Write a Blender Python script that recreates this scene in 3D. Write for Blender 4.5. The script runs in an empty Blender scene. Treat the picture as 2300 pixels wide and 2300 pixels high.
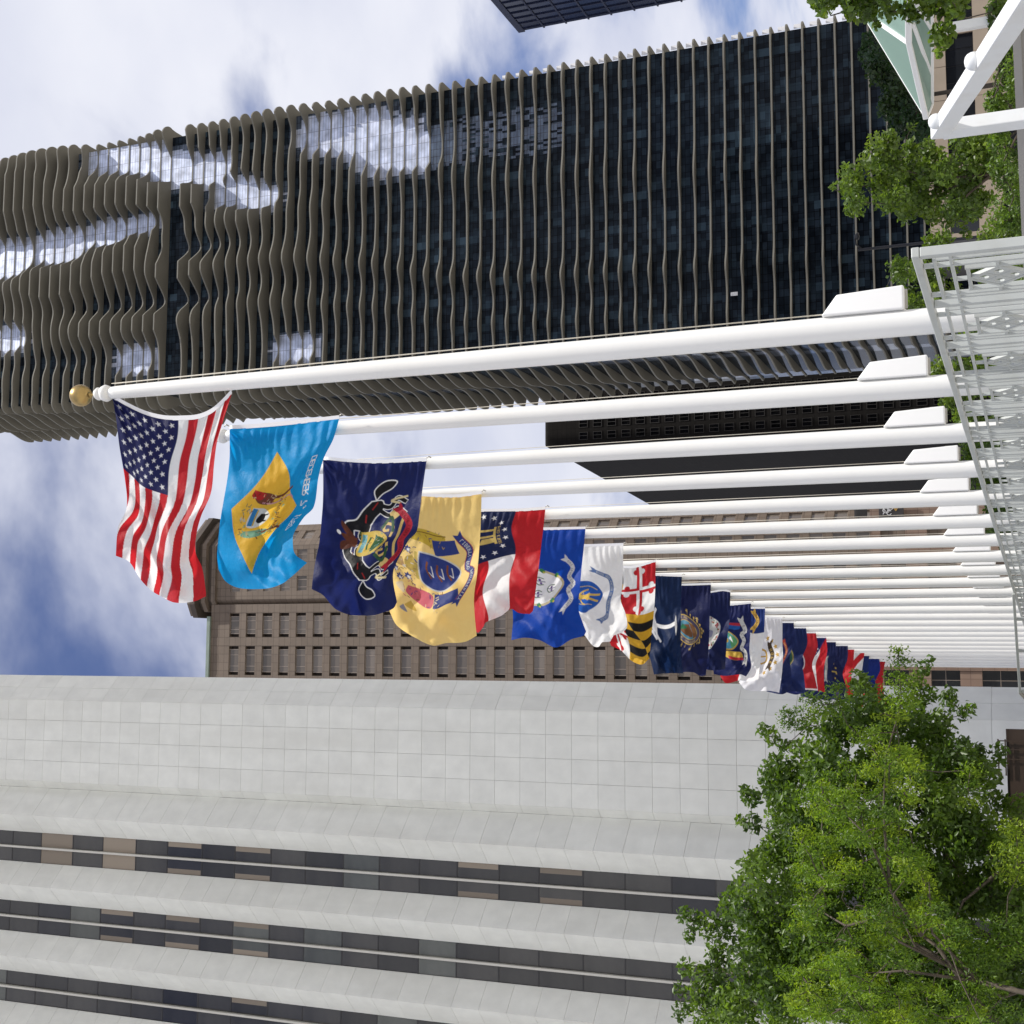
import bpy, bmesh, math, random
import numpy as np
from mathutils import Vector, Matrix

# ---------------------------------------------------------------- camera, world, sun, exposure
SC = bpy.context.scene
COL = SC.collection
random.seed(7)
RNG = np.random.default_rng(7)
PI = math.pi

def R(a): return math.radians(a)

# The photograph stands on its side: world up is the picture's left.
FOCAL, W0 = 2959.0, 2300.0
def unit(v):
    v = np.asarray(v, float); return v / np.linalg.norm(v)
_zu = unit((2300 - 1440.0 - 1150, 6100.0 + 1150, FOCAL))        # vertical vanishing point
_yh = unit(np.array([0, 0, 1.0]) - _zu * _zu[2])
_xh = np.cross(_zu, _yh); _xh = _xh if _xh[0] > 0 else -_xh
CM = np.array([_xh, _yh, _zu])                                    # upright camera axes -> world
EYE = 1.6
right_w, up_w, fwd_w = CM[:, 0], CM[:, 1], CM[:, 2]
cam_d = bpy.data.cameras.new('camera')
cam = bpy.data.objects.new('camera', cam_d); COL.objects.link(cam)
cx, cy, cz = -up_w, right_w, -fwd_w
cam.matrix_world = Matrix(((cx[0], cy[0], cz[0], 0), (cx[1], cy[1], cz[1], 0), (cx[2], cy[2], cz[2], EYE), (0, 0, 0, 1)))
cam_d.sensor_width = 36.0
cam_d.lens = 36.0 * FOCAL / W0
cam_d.clip_start, cam_d.clip_end = 0.1, 12000
SC.camera = cam

SUN_AZ, SUN_EL = 115.0, 61.0
sd = Vector((math.sin(R(SUN_AZ)) * math.cos(R(SUN_EL)), math.cos(R(SUN_AZ)) * math.cos(R(SUN_EL)), math.sin(R(SUN_EL))))
sl = bpy.data.lights.new('sun', 'SUN'); sl.energy = 4.2; sl.angle = R(0.53); sl.color = (1.0, 0.955, 0.88)
sun = bpy.data.objects.new('sun', sl); COL.objects.link(sun)
sun.rotation_euler = (-sd).to_track_quat('-Z', 'Y').to_euler(); sun.location = (60, 10, 90)

wd = bpy.data.worlds.new('World'); SC.world = wd; wd.use_nodes = True
nt = wd.node_tree; nt.nodes.clear()
def N(t, kind, **kw):
    n = t.nodes.new(kind)
    for k, v in kw.items():
        if k.startswith('i_'):
            key = k[2:]
            n.inputs[int(key) if key.isdigit() else key].default_value = v
        else: setattr(n, k, v)
    return n
def L(t, a, b): t.links.new(a, b)
CLOUD_SEED = 3.1
def build_world():
    t = nt
    out = N(t, 'ShaderNodeOutputWorld'); bg = N(t, 'ShaderNodeBackground'); bg.inputs['Strength'].default_value = 0.115
    sky = N(t, 'ShaderNodeTexSky'); sky.sky_type = 'NISHITA'; sky.sun_disc = False
    sky.sun_elevation = R(SUN_EL); sky.sun_rotation = R(SUN_AZ); sky.dust_density = 0.7; sky.ozone_density = 1.6
    tc = N(t, 'ShaderNodeTexCoord'); sp = N(t, 'ShaderNodeSeparateXYZ'); L(t, tc.outputs['Generated'], sp.inputs[0])
    za = N(t, 'ShaderNodeMath', operation='MAXIMUM'); L(t, sp.outputs['Z'], za.inputs[0]); za.inputs[1].default_value = 0.0
    zb = N(t, 'ShaderNodeMath', operation='ADD'); L(t, za.outputs[0], zb.inputs[0]); zb.inputs[1].default_value = 0.22
    dx = N(t, 'ShaderNodeMath', operation='DIVIDE'); L(t, sp.outputs['X'], dx.inputs[0]); L(t, zb.outputs[0], dx.inputs[1])
    dy = N(t, 'ShaderNodeMath', operation='DIVIDE'); L(t, sp.outputs['Y'], dy.inputs[0]); L(t, zb.outputs[0], dy.inputs[1])
    cb = N(t, 'ShaderNodeCombineXYZ'); L(t, dx.outputs[0], cb.inputs[0]); L(t, dy.outputs[0], cb.inputs[1]); cb.inputs[2].default_value = CLOUD_SEED
    n1 = N(t, 'ShaderNodeTexNoise', noise_dimensions='3D'); L(t, cb.outputs[0], n1.inputs['Vector'])
    n1.inputs['Scale'].default_value = 2.1; n1.inputs['Detail'].default_value = 7; n1.inputs['Roughness'].default_value = 0.5; n1.inputs['Distortion'].default_value = 0.25
    r1 = N(t, 'ShaderNodeValToRGB'); L(t, n1.outputs['Fac'], r1.inputs['Fac'])
    r1.color_ramp.interpolation = 'EASE'
    r1.color_ramp.elements[0].position = 0.375; r1.color_ramp.elements[0].color = (0.06, 0.06, 0.06, 1)
    r1.color_ramp.elements[1].position = 0.515; r1.color_ramp.elements[1].color = (0.97, 0.97, 0.97, 1)
    n2 = N(t, 'ShaderNodeTexNoise'); L(t, cb.outputs[0], n2.inputs['Vector']); n2.inputs['Scale'].default_value = 3.2; n2.inputs['Detail'].default_value = 5
    r2 = N(t, 'ShaderNodeValToRGB'); L(t, n2.outputs['Fac'], r2.inputs['Fac'])
    r2.color_ramp.elements[0].position = 0.3; r2.color_ramp.elements[0].color = (4.7, 4.95, 6.0, 1)
    r2.color_ramp.elements[1].position = 0.68; r2.color_ramp.elements[1].color = (6.45, 6.55, 7.1, 1)
    mx = N(t, 'ShaderNodeMix', data_type='RGBA'); L(t, r1.outputs['Color'], mx.inputs['Factor'])
    tn = N(t, 'ShaderNodeMix', data_type='RGBA', blend_type='MULTIPLY'); tn.inputs['Factor'].default_value = 1.0; L(t, sky.outputs[0], tn.inputs[6]); tn.inputs[7].default_value = (.50, .56, .80, 1); L(t, tn.outputs[2], mx.inputs[6]); L(t, r2.outputs['Color'], mx.inputs[7])
    L(t, mx.outputs[2], bg.inputs['Color']); L(t, bg.outputs[0], out.inputs['Surface'])

build_world()
SC.view_settings.view_transform = 'Standard'; SC.view_settings.look = 'None'
SC.view_settings.exposure = 0.27; SC.view_settings.gamma = 1.0; SC.view_settings.use_curve_mapping = False
SC.render.engine = 'CYCLES'
SC.cycles.max_bounces = 8; SC.cycles.transparent_max_bounces = 8

# ---------------------------------------------------------------- frames of reference
CITY = 6.7                                       # the street grid is turned this much
_ca = R(-CITY)
E1 = np.array([math.cos(_ca), -math.sin(_ca), 0]); E2 = np.array([math.sin(_ca), math.cos(_ca), 0])
_ra = R(-10.04)                                  # the row of poles
RD = np.array([math.sin(_ra), math.cos(_ra), 0]); RN = np.array([math.cos(_ra), -math.sin(_ra), 0])
def ray(X, Y):
    r = CM @ np.array([2300 - Y - 1150.0, -(X - 1150.0), FOCAL]); return r / np.linalg.norm(r)
def at_dist(X, Y, d):                            # a point d metres ahead along the ground
    r = ray(X, Y); P = r * (d / math.hypot(r[0], r[1])); P[2] += EYE; return P
def row(t, n, z): 
    P = RD * t + RN * n; return (P[0], P[1], z)

# ---------------------------------------------------------------- naming
def tag(o, label, cat, group=None, kind=None):
    o['label'] = label; o['category'] = cat
    if group: o['group'] = group
    if kind: o['kind'] = kind
    return o
def thing(name, label, cat, loc=(0, 0, 0), rz=0.0, group=None):
    o = bpy.data.objects.new(name, None); COL.objects.link(o)
    o.location = loc; o.rotation_euler = (0, 0, rz); o.empty_display_size = 0.2
    return tag(o, label, cat, group)
def obj(name, me, parent=None, loc=(0, 0, 0), rot=(0, 0, 0)):
    o = bpy.data.objects.new(name, me); COL.objects.link(o)
    o.location = loc; o.rotation_euler = rot
    if parent is not None: o.parent = parent
    return o

# ---------------------------------------------------------------- mesh helper
class MB:
    def __init__(s): s.v, s.f, s.m, s.sm = [], [], [], []
    def face(s, pts, mi=0, smooth=False):
        b = len(s.v); s.v += [tuple(map(float, p)) for p in pts]; s.f.append(tuple(range(b, b + len(pts)))); s.m.append(mi); s.sm.append(smooth)
    def box(s, x0, x1, y0, y1, z0, z1, mi=0):
        b = len(s.v)
        s.v += [(x0, y0, z0), (x1, y0, z0), (x1, y1, z0), (x0, y1, z0), (x0, y0, z1), (x1, y0, z1), (x1, y1, z1), (x0, y1, z1)]
        for q in ((0, 3, 2, 1), (4, 5, 6, 7), (0, 1, 5, 4), (1, 2, 6, 5), (2, 3, 7, 6), (3, 0, 4, 7)):
            s.f.append(tuple(b + i for i in q)); s.m.append(mi); s.sm.append(False)
    def bar(s, p, q, w, h, up=(0, 0, 1), mi=0):
        p, q = np.asarray(p, float), np.asarray(q, float); d = unit(q - p); up = np.asarray(up, float)
        a = np.cross(d, up); a = unit(a) if np.linalg.norm(a) > 1e-6 else np.array([1.0, 0, 0]); u = np.cross(a, d)
        b = len(s.v)
        for e in (p, q):
            for (i, j) in ((-1, -1), (1, -1), (1, 1), (-1, 1)): s.v.append(tuple(e + a * i * w / 2 + u * j * h / 2))
        for qd in ((3, 2, 1, 0), (4, 5, 6, 7), (0, 1, 5, 4), (1, 2, 6, 5), (2, 3, 7, 6), (3, 0, 4, 7)):
            s.f.append(tuple(b + i for i in qd)); s.m.append(mi); s.sm.append(False)
    def prism(s, poly, z0, z1, mi=0, top=None, side=None):       # poly counter-clockwise
        n = len(poly); b = len(s.v)
        s.v += [(x, y, z0) for x, y in poly] + [(x, y, z1) for x, y in poly]
        s.f.append(tuple(b + i for i in reversed(range(n)))); s.m.append(mi); s.sm.append(False)
        s.f.append(tuple(b + n + i for i in range(n))); s.m.append(mi if top is None else top); s.sm.append(False)
        for i in range(n):
            j = (i + 1) % n; s.f.append((b + i, b + j, b + n + j, b + n + i)); s.m.append(mi if side is None else side); s.sm.append(False)
    def lathe(s, prof, n=24, c=(0, 0), mi=0, smooth=True):       # prof: (r, z) from bottom to top
        b = len(s.v)
        for r, z in prof:
            for k in range(n):
                a = 2 * PI * k / n; s.v.append((c[0] + r * math.cos(a), c[1] + r * math.sin(a), z))
        for i in range(len(prof) - 1):
            for k in range(n):
                j = (k + 1) % n; s.f.append((b + i * n + k, b + i * n + j, b + (i + 1) * n + j, b + (i + 1) * n + k)); s.m.append(mi); s.sm.append(smooth)
        s.f.append(tuple(b + k for k in reversed(range(n)))); s.m.append(mi); s.sm.append(False)
        e = b + (len(prof) - 1) * n; s.f.append(tuple(e + k for k in range(n))); s.m.append(mi); s.sm.append(False)
    def tube(s, pts, rad, n=6, mi=0):
        pts = [np.asarray(p, float) for p in pts]; rad = rad if hasattr(rad, '__len__') else [rad] * len(pts)
        b = len(s.v); ref = np.array([0.3, 0.5, 0.81])
        for i, p in enumerate(pts):
            d = unit(pts[min(i + 1, len(pts) - 1)] - pts[max(i - 1, 0)]); a = unit(np.cross(d, ref)); c = np.cross(d, a)
            for k in range(n): s.v.append(tuple(p + rad[i] * (a * math.cos(2 * PI * k / n) + c * math.sin(2 * PI * k / n))))
        for i in range(len(pts) - 1):
            for k in range(n):
                j = (k + 1) % n; s.f.append((b + i * n + k, b + (i + 1) * n + k, b + (i + 1) * n + j, b + i * n + j)); s.m.append(mi); s.sm.append(True)
        s.f.append(tuple(b + k for k in range(n))); s.m.append(mi); s.sm.append(False)
        e = b + (len(pts) - 1) * n; s.f.append(tuple(e + k for k in reversed(range(n)))); s.m.append(mi); s.sm.append(False)
    def mesh(s, name, *mats):
        me = bpy.data.meshes.new(name); me.from_pydata(s.v, [], s.f)
        for m in mats: me.materials.append(m)
        me.polygons.foreach_set('material_index', s.m); me.polygons.foreach_set('use_smooth', s.sm); me.update(); return me
    def bevelled(s, name, w, *mats, seg=2):
        me = s.mesh(name, *mats); bm = bmesh.new(); bm.from_mesh(me)
        bmesh.ops.remove_doubles(bm, verts=bm.verts, dist=1e-5)
        bmesh.ops.bevel(bm, geom=list(bm.edges), offset=w, segments=seg, affect='EDGES', profile=0.5, clamp_overlap=True)
        bm.to_mesh(me); bm.free(); return me

# ---------------------------------------------------------------- materials
def mat(name, col, rough=0.6, metal=0.0, var=0.0, scale=3.0, bump=0.0, bscale=40.0, objvar=0.0, spec=0.5, dirt=None, dscale=0.6, world=False, streak=1.0):
    m = bpy.data.materials.new(name); m.use_nodes = True; t = m.node_tree
    b = t.nodes['Principled BSDF']; b.inputs['Roughness'].default_value = rough; b.inputs['Metallic'].default_value = metal
    b.inputs['Specular IOR Level'].default_value = spec
    c4 = (*col, 1); tc = N(t, 'ShaderNodeTexCoord'); src = None; pos = tc.outputs['Object']
    if world: pos = N(t, 'ShaderNodeNewGeometry').outputs['Position']
    pos2 = pos
    if streak != 1.0:
        mp_ = N(t, 'ShaderNodeMapping'); mp_.inputs['Scale'].default_value = (1, 1, streak); L(t, pos, mp_.inputs[0]); pos2 = mp_.outputs[0]
    if var or dirt:
        rgb = N(t, 'ShaderNodeRGB'); rgb.outputs[0].default_value = c4; src = rgb.outputs[0]
    if var:
        n = N(t, 'ShaderNodeTexNoise'); n.inputs['Scale'].default_value = scale; n.inputs['Detail'].default_value = 6; L(t, pos, n.inputs['Vector'])
        mr = N(t, 'ShaderNodeMapRange'); L(t, n.outputs['Fac'], mr.inputs['Value']); mr.inputs['From Min'].default_value = 0.3; mr.inputs['From Max'].default_value = 0.7
        mr.inputs['To Min'].default_value = 1 - var; mr.inputs['To Max'].default_value = 1 + var
        hs = N(t, 'ShaderNodeHueSaturation'); L(t, src, hs.inputs['Color']); L(t, mr.outputs[0], hs.inputs['Value']); src = hs.outputs[0]
    if dirt:
        n = N(t, 'ShaderNodeTexNoise'); n.inputs['Scale'].default_value = dscale; n.inputs['Detail'].default_value = 8; L(t, pos2, n.inputs['Vector'])
        rp = N(t, 'ShaderNodeValToRGB'); L(t, n.outputs['Fac'], rp.inputs['Fac']); rp.color_ramp.elements[0].position = 0.48; rp.color_ramp.elements[1].position = 0.75
        rp.color_ramp.elements[1].color = (0.45, 0.45, 0.45, 1)
        mx = N(t, 'ShaderNodeMix', data_type='RGBA'); L(t, rp.outputs['Color'], mx.inputs['Factor']); L(t, src, mx.inputs[6]); mx.inputs[7].default_value = (*dirt, 1); src = mx.outputs[2]
    if objvar:
        oi = N(t, 'ShaderNodeObjectInfo'); mr = N(t, 'ShaderNodeMapRange'); L(t, oi.outputs['Random'], mr.inputs['Value'])
        mr.inputs['To Min'].default_value = 1 - objvar; mr.inputs['To Max'].default_value = 1 + objvar
        hs = N(t, 'ShaderNodeHueSaturation'); L(t, mr.outputs[0], hs.inputs['Value'])
        if src is not None: L(t, src, hs.inputs['Color'])
        else: hs.inputs['Color'].default_value = c4
        src = hs.outputs[0]
    if src is not None: L(t, src, b.inputs['Base Color'])
    else: b.inputs['Base Color'].default_value = c4
    if bump:
        n = N(t, 'ShaderNodeTexNoise'); n.inputs['Scale'].default_value = bscale; n.inputs['Detail'].default_value = 4; L(t, pos, n.inputs['Vector'])
        bp = N(t, 'ShaderNodeBump'); bp.inputs['Strength'].default_value = bump; bp.inputs['Distance'].default_value = 0.02; L(t, n.outputs['Fac'], bp.inputs['Height']); L(t, bp.outputs[0], b.inputs['Normal'])
    return m

M = {}
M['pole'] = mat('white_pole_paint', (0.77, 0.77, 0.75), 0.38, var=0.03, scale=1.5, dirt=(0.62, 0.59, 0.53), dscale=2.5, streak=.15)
M['box'] = mat('white_box_paint', (0.84, 0.84, 0.83), 0.42, var=0.02)
M['gold'] = mat('gold_leaf', (0.40, 0.28, 0.11), 0.36, metal=0.85, var=0.12, scale=14)
M['rope'] = mat('rope', (0.62, 0.58, 0.50), 0.9)
M['steel'] = mat('steel', (0.42, 0.40, 0.36), 0.4, metal=0.8)
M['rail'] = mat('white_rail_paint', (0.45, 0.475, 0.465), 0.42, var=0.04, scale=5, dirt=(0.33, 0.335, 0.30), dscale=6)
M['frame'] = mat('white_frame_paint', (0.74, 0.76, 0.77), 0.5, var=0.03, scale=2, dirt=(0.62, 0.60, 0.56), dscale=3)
M['granite'] = mat('pale_granite', (0.80, 0.805, 0.745), 0.62, var=0.05, scale=1.3, bump=0.12, bscale=60, objvar=0.03, dirt=(0.66, 0.655, 0.59), dscale=0.8, world=True, streak=.12)
M['joint'] = mat('joint_mortar', (0.62, 0.61, 0.56), 0.9)
M['mullion'] = mat('pale_mullion', (0.60, 0.58, 0.52), 0.5, var=0.04)
M['darkframe'] = mat('dark_window_frame', (0.035, 0.033, 0.032), 0.5)
def glass_mat(name, col, rough=0.06, objvar=0.25, spec=0.5):
    return mat(name, col, rough, objvar=objvar, spec=spec, var=0.2, scale=0.8)
M['pane_dark'] = glass_mat('bronze_glass', (0.062, 0.059, 0.053), objvar=.35)
M['pane_grey'] = glass_mat('grey_green_glass', (0.13, 0.135, 0.12))
M['pane_navy'] = glass_mat('navy_glass', (0.038, 0.037, 0.038))
M['blind'] = mat('beige_blind', (0.27, 0.225, 0.175), 0.7, objvar=0.25)
M['slab'] = mat('balcony_concrete', (0.170, 0.162, 0.138), 0.8, var=0.08, scale=0.25, dirt=(0.15, 0.142, 0.123), dscale=0.12)
M['black'] = mat('black_granite', (0.012, 0.0105, 0.0095), 0.85, var=0.15, scale=0.6, spec=0.12)
M['ground'] = mat('ground_paving', (0.46, 0.44, 0.40), 0.85, var=0.1, scale=0.4)
M['asphalt'] = mat('asphalt', (0.05, 0.05, 0.052), 0.9, var=0.2, scale=0.8)
M['concrete'] = mat('concrete', (0.36, 0.35, 0.33), 0.8, var=0.08, scale=1.0, bump=0.2, bscale=20)
M['bark'] = mat('bark', (0.085, 0.068, 0.052), 0.9, var=0.25, scale=8, bump=0.6, bscale=30)
M['copper'] = mat('green_copper', (0.20, 0.25, 0.21), 0.6, var=0.15, scale=0.5)
M['beige'] = mat('beige_precast', (0.38, 0.315, 0.25), 0.75, var=0.07, scale=0.4)
M['navytower'] = mat('navy_curtain_wall', (0.012, 0.018, 0.045), 0.12, var=0.3, scale=0.2)
M['lampblack'] = mat('black_metal', (0.02, 0.02, 0.022), 0.5)
M['timber'] = mat('brown_panel', (0.085, 0.050, 0.028), 0.55, var=0.15, scale=4, objvar=0.12)
M['timberframe'] = mat('dark_brown_frame', (0.035, 0.02, 0.013), 0.5)
M['signpanel'] = mat('dark_sign', (0.03, 0.026, 0.027), 0.4)
M['signwhite'] = mat('sign_letters', (0.55, 0.55, 0.57), 0.5)
M['signgold'] = mat('sign_amber', (0.55, 0.33, 0.07), 0.5)
M['cornice'] = mat('cornice_stone', (0.062, 0.047, 0.037), 0.75, var=.15, scale=.6)
M['towel'] = mat('towel_cloth', (0.42, 0.43, 0.46), 0.9, var=.1, scale=3)
M['whitecloth'] = mat('white_cloth', (0.8, 0.8, 0.82), 0.8)

def brick_mat(name, c1, c2, mortar, bw, bh, ms=0.012, axis='XZ', rough=0.7, var=0.08):
    m = bpy.data.materials.new(name); m.use_nodes = True; t = m.node_tree; b = t.nodes['Principled BSDF']; b.inputs['Roughness'].default_value = rough
    tc = N(t, 'ShaderNodeTexCoord'); sp = N(t, 'ShaderNodeSeparateXYZ'); L(t, tc.outputs['Object'], sp.inputs[0]); cb = N(t, 'ShaderNodeCombineXYZ')
    ad = N(t, 'ShaderNodeMath', operation='ADD'); L(t, sp.outputs['X'], ad.inputs[0]); L(t, sp.outputs['Y'], ad.inputs[1])
    L(t, ad.outputs[0], cb.inputs[0]); L(t, sp.outputs['Z'], cb.inputs[1])
    bt = N(t, 'ShaderNodeTexBrick'); L(t, cb.outputs[0], bt.inputs['Vector']); bt.offset = 0.0
    bt.inputs['Color1'].default_value = (*c1, 1); bt.inputs['Color2'].default_value = (*c2, 1); bt.inputs['Mortar'].default_value = (*mortar, 1)
    bt.inputs['Scale'].default_value = 1.0; bt.inputs['Brick Width'].default_value = bw; bt.inputs['Row Height'].default_value = bh; bt.inputs['Mortar Size'].default_value = ms
    n = N(t, 'ShaderNodeTexNoise'); n.inputs['Scale'].default_value = 0.5; n.inputs['Detail'].default_value = 6; L(t, tc.outputs['Object'], n.inputs['Vector'])
    mr = N(t, 'ShaderNodeMapRange'); L(t, n.outputs['Fac'], mr.inputs['Value']); mr.inputs['From Min'].default_value = 0.3; mr.inputs['From Max'].default_value = 0.7; mr.inputs['To Min'].default_value = 1 - var; mr.inputs['To Max'].default_value = 1 + var
    hs = N(t, 'ShaderNodeHueSaturation'); L(t, bt.outputs['Color'], hs.inputs['Color']); L(t, mr.outputs[0], hs.inputs['Value']); L(t, hs.outputs[0], b.inputs['Base Color'])
    bp = N(t, 'ShaderNodeBump'); bp.inputs['Strength'].default_value = 0.5; bp.inputs['Distance'].default_value = 0.03; bp.invert = True
    L(t, bt.outputs['Fac'], bp.inputs['Height']); L(t, bp.outputs[0], b.inputs['Normal'])
    return m
M['brown'] = brick_mat('brown_granite', (0.130, 0.098, 0.073), (0.155, 0.118, 0.089), (0.068, 0.047, 0.034), 1.25, 0.973, 0.03)
M['brownred'] = brick_mat('brown_granite_base', (0.19, 0.128, 0.095), (0.215, 0.148, 0.11), (0.11, 0.065, 0.05), 0.9, 1.4, 0.03)
M['black'] = brick_mat('black_granite', (0.011, 0.0098, 0.009), (0.0135, 0.012, 0.011), (0.006, 0.005, 0.005), 2.4, 1.2, 0.05, rough=.85)
M['black'].node_tree.nodes['Principled BSDF'].inputs['Specular IOR Level'].default_value = .12
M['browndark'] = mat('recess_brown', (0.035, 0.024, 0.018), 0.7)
M['winframe'] = mat('taupe_window_frame', (0.29, 0.24, 0.20), 0.5)
M['winpane'] = mat('hotel_glass', (0.135, 0.115, 0.098), 0.14, objvar=0.35)
M['winpane_dark'] = mat('shop_glass', (0.018, 0.02, 0.024), 0.06, objvar=0.2)

def aqua_glass(name, c1, c2, mortar, pw, ph, rough, metal, spec=0.5):
    m = brick_mat(name, c1, c2, mortar, pw, ph, 0.05, rough=rough, var=0.35)
    b = m.node_tree.nodes['Principled BSDF']; b.inputs['Metallic'].default_value = metal; b.inputs['Specular IOR Level'].default_value = spec
    for l in list(b.inputs['Normal'].links): m.node_tree.links.remove(l)
    return m
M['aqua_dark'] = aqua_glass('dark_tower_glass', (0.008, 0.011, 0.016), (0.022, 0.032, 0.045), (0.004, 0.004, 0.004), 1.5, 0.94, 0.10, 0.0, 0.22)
def reflection_streaks(m, c):  # lighter reflections and glints painted into the glass base colour, pane by pane
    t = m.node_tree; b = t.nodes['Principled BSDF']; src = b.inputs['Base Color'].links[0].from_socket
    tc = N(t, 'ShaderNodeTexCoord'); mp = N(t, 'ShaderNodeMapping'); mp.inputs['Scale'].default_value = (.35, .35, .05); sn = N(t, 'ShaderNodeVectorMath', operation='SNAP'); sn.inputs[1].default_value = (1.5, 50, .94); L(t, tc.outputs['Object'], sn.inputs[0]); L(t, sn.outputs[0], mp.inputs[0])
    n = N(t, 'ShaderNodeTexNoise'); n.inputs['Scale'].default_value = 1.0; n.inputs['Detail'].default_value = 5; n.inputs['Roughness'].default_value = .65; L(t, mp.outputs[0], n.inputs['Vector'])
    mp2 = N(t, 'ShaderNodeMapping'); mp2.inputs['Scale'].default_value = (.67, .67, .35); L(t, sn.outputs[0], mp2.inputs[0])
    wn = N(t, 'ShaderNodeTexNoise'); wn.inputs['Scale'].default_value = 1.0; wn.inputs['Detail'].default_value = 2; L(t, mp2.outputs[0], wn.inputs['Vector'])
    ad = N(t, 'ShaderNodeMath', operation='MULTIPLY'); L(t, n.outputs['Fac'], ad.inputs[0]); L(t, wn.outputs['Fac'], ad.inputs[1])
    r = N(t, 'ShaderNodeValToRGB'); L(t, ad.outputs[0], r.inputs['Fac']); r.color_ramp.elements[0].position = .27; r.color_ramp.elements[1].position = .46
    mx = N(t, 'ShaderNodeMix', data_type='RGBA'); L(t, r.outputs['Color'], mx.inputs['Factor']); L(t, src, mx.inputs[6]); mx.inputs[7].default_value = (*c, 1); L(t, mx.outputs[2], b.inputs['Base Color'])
reflection_streaks(M['aqua_dark'], (.062, .10, .135))
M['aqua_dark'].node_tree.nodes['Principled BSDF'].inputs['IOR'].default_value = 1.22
M['aqua_reflect'] = aqua_glass('reflection_tower_glass', (0.42, 0.47, 0.60), (0.52, 0.56, 0.68), (0.20, 0.21, 0.26), 3.1, 0.70, 0.5, 0.35)  # pale pool glass with bright sky reflection put into its base colour
M['aqua_reflect_dim'] = aqua_glass('dim_reflection_glass', (0.06, 0.08, 0.12), (0.10, 0.13, 0.18), (0.02, 0.02, 0.025), 1.5, 0.7, 0.1, 0.25)  # bluer glass with a fainter reflection put into its base colour
def canopy_glass():
    m = bpy.data.materials.new('green_canopy_glass'); m.use_nodes = True; t = m.node_tree; b = t.nodes['Principled BSDF']
    b.inputs['Base Color'].default_value = (0.30, 0.43, 0.38, 1); b.inputs['Roughness'].default_value = 0.12
    tr = N(t, 'ShaderNodeBsdfTransparent'); tr.inputs['Color'].default_value = (0.75, 0.88, 0.83, 1)
    mx = N(t, 'ShaderNodeMixShader'); mx.inputs[0].default_value = 0.72
    L(t, tr.outputs[0], mx.inputs[1]); L(t, b.outputs[0], mx.inputs[2]); L(t, mx.outputs[0], t.nodes['Material Output'].inputs['Surface'])
    return m
M['canopy'] = canopy_glass()

def leaf_mat(name, trans=0.5, gloss=0.35):
    m = bpy.data.materials.new(name); m.use_nodes = True; t = m.node_tree; b = t.nodes['Principled BSDF']
    at = N(t, 'ShaderNodeAttribute'); at.attribute_name = 'tint'
    b.inputs['Roughness'].default_value = gloss; L(t, at.outputs['Color'], b.inputs['Base Color'])
    tl = N(t, 'ShaderNodeBsdfTranslucent')
    g = N(t, 'ShaderNodeMix', data_type='RGBA', blend_type='MULTIPLY'); g.inputs['Factor'].default_value = 1.0; L(t, at.outputs['Color'], g.inputs[6]); g.inputs[7].default_value = (1.9, 1.9, 0.7, 1)
    L(t, g.outputs[2], tl.inputs['Color'])
    mx = N(t, 'ShaderNodeMixShader'); mx.inputs[0].default_value = trans
    L(t, b.outputs[0], mx.inputs[1]); L(t, tl.outputs[0], mx.inputs[2]); L(t, mx.outputs[0], t.nodes['Material Output'].inputs['Surface'])
    return m
M['leaf'] = leaf_mat('broad_leaf', 0.44, 0.42)
M['leaflet'] = leaf_mat('fine_leaflet', 0.5, 0.45)

def cloth_mat():
    m = bpy.data.materials.new('flag_cloth'); m.use_nodes = True; t = m.node_tree; b = t.nodes['Principled BSDF']
    at = N(t, 'ShaderNodeAttribute'); at.attribute_name = 'print'
    b.inputs['Roughness'].default_value = 0.55; b.inputs['Specular IOR Level'].default_value = 0.25; L(t, at.outputs['Color'], b.inputs['Base Color'])
    tc = N(t, 'ShaderNodeTexCoord'); n = N(t, 'ShaderNodeTexNoise'); n.inputs['Scale'].default_value = 9; n.inputs['Detail'].default_value = 5; L(t, tc.outputs['Object'], n.inputs['Vector'])
    bp = N(t, 'ShaderNodeBump'); bp.inputs['Strength'].default_value = 0.35; bp.inputs['Distance'].default_value = 0.05; L(t, n.outputs['Fac'], bp.inputs['Height']); L(t, bp.outputs[0], b.inputs['Normal'])
    tl = N(t, 'ShaderNodeBsdfTranslucent'); L(t, at.outputs['Color'], tl.inputs['Color']); L(t, bp.outputs[0], tl.inputs['Normal'])
    mx = N(t, 'ShaderNodeMixShader'); mx.inputs[0].default_value = 0.52
    L(t, b.outputs[0], mx.inputs[1]); L(t, tl.outputs[0], mx.inputs[2]); L(t, mx.outputs[0], t.nodes['Material Output'].inputs['Surface'])
    return m
M['cloth'] = cloth_mat()
# ================================================================ SETTING: ground
def ground():
    m = MB(); m.face([(-3000, -3000, 0), (3000, -3000, 0), (3000, 3000, 0), (-3000, 3000, 0)])
    o = obj('ground', m.mesh('ground', M['ground'])); o['kind'] = 'structure'
    m = MB()
    A, B = RD * 6 + RN * 2.2, RD * 62 + RN * 2.2
    m.prism([tuple((RD * 6 + RN * 2.15)[:2]), tuple((RD * 6 + RN * 6)[:2]), tuple((RD * 62 + RN * 6)[:2]), tuple((RD * 62 + RN * 2.15)[:2])], 0.0, 1.1)
    o = obj('terrace', m.mesh('terrace', M['concrete'])); o['kind'] = 'structure'
    m = MB()
    def P(p, q): return tuple((E1 * p + E2 * q)[:2])
    m.prism([P(-60, 120), P(140, 120), P(140, 142), P(-60, 142)], 0.002, 0.006)
    o = obj('road', m.mesh('road', M['asphalt'])); o['kind'] = 'structure'
ground()

CR = R(CITY)

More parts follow.
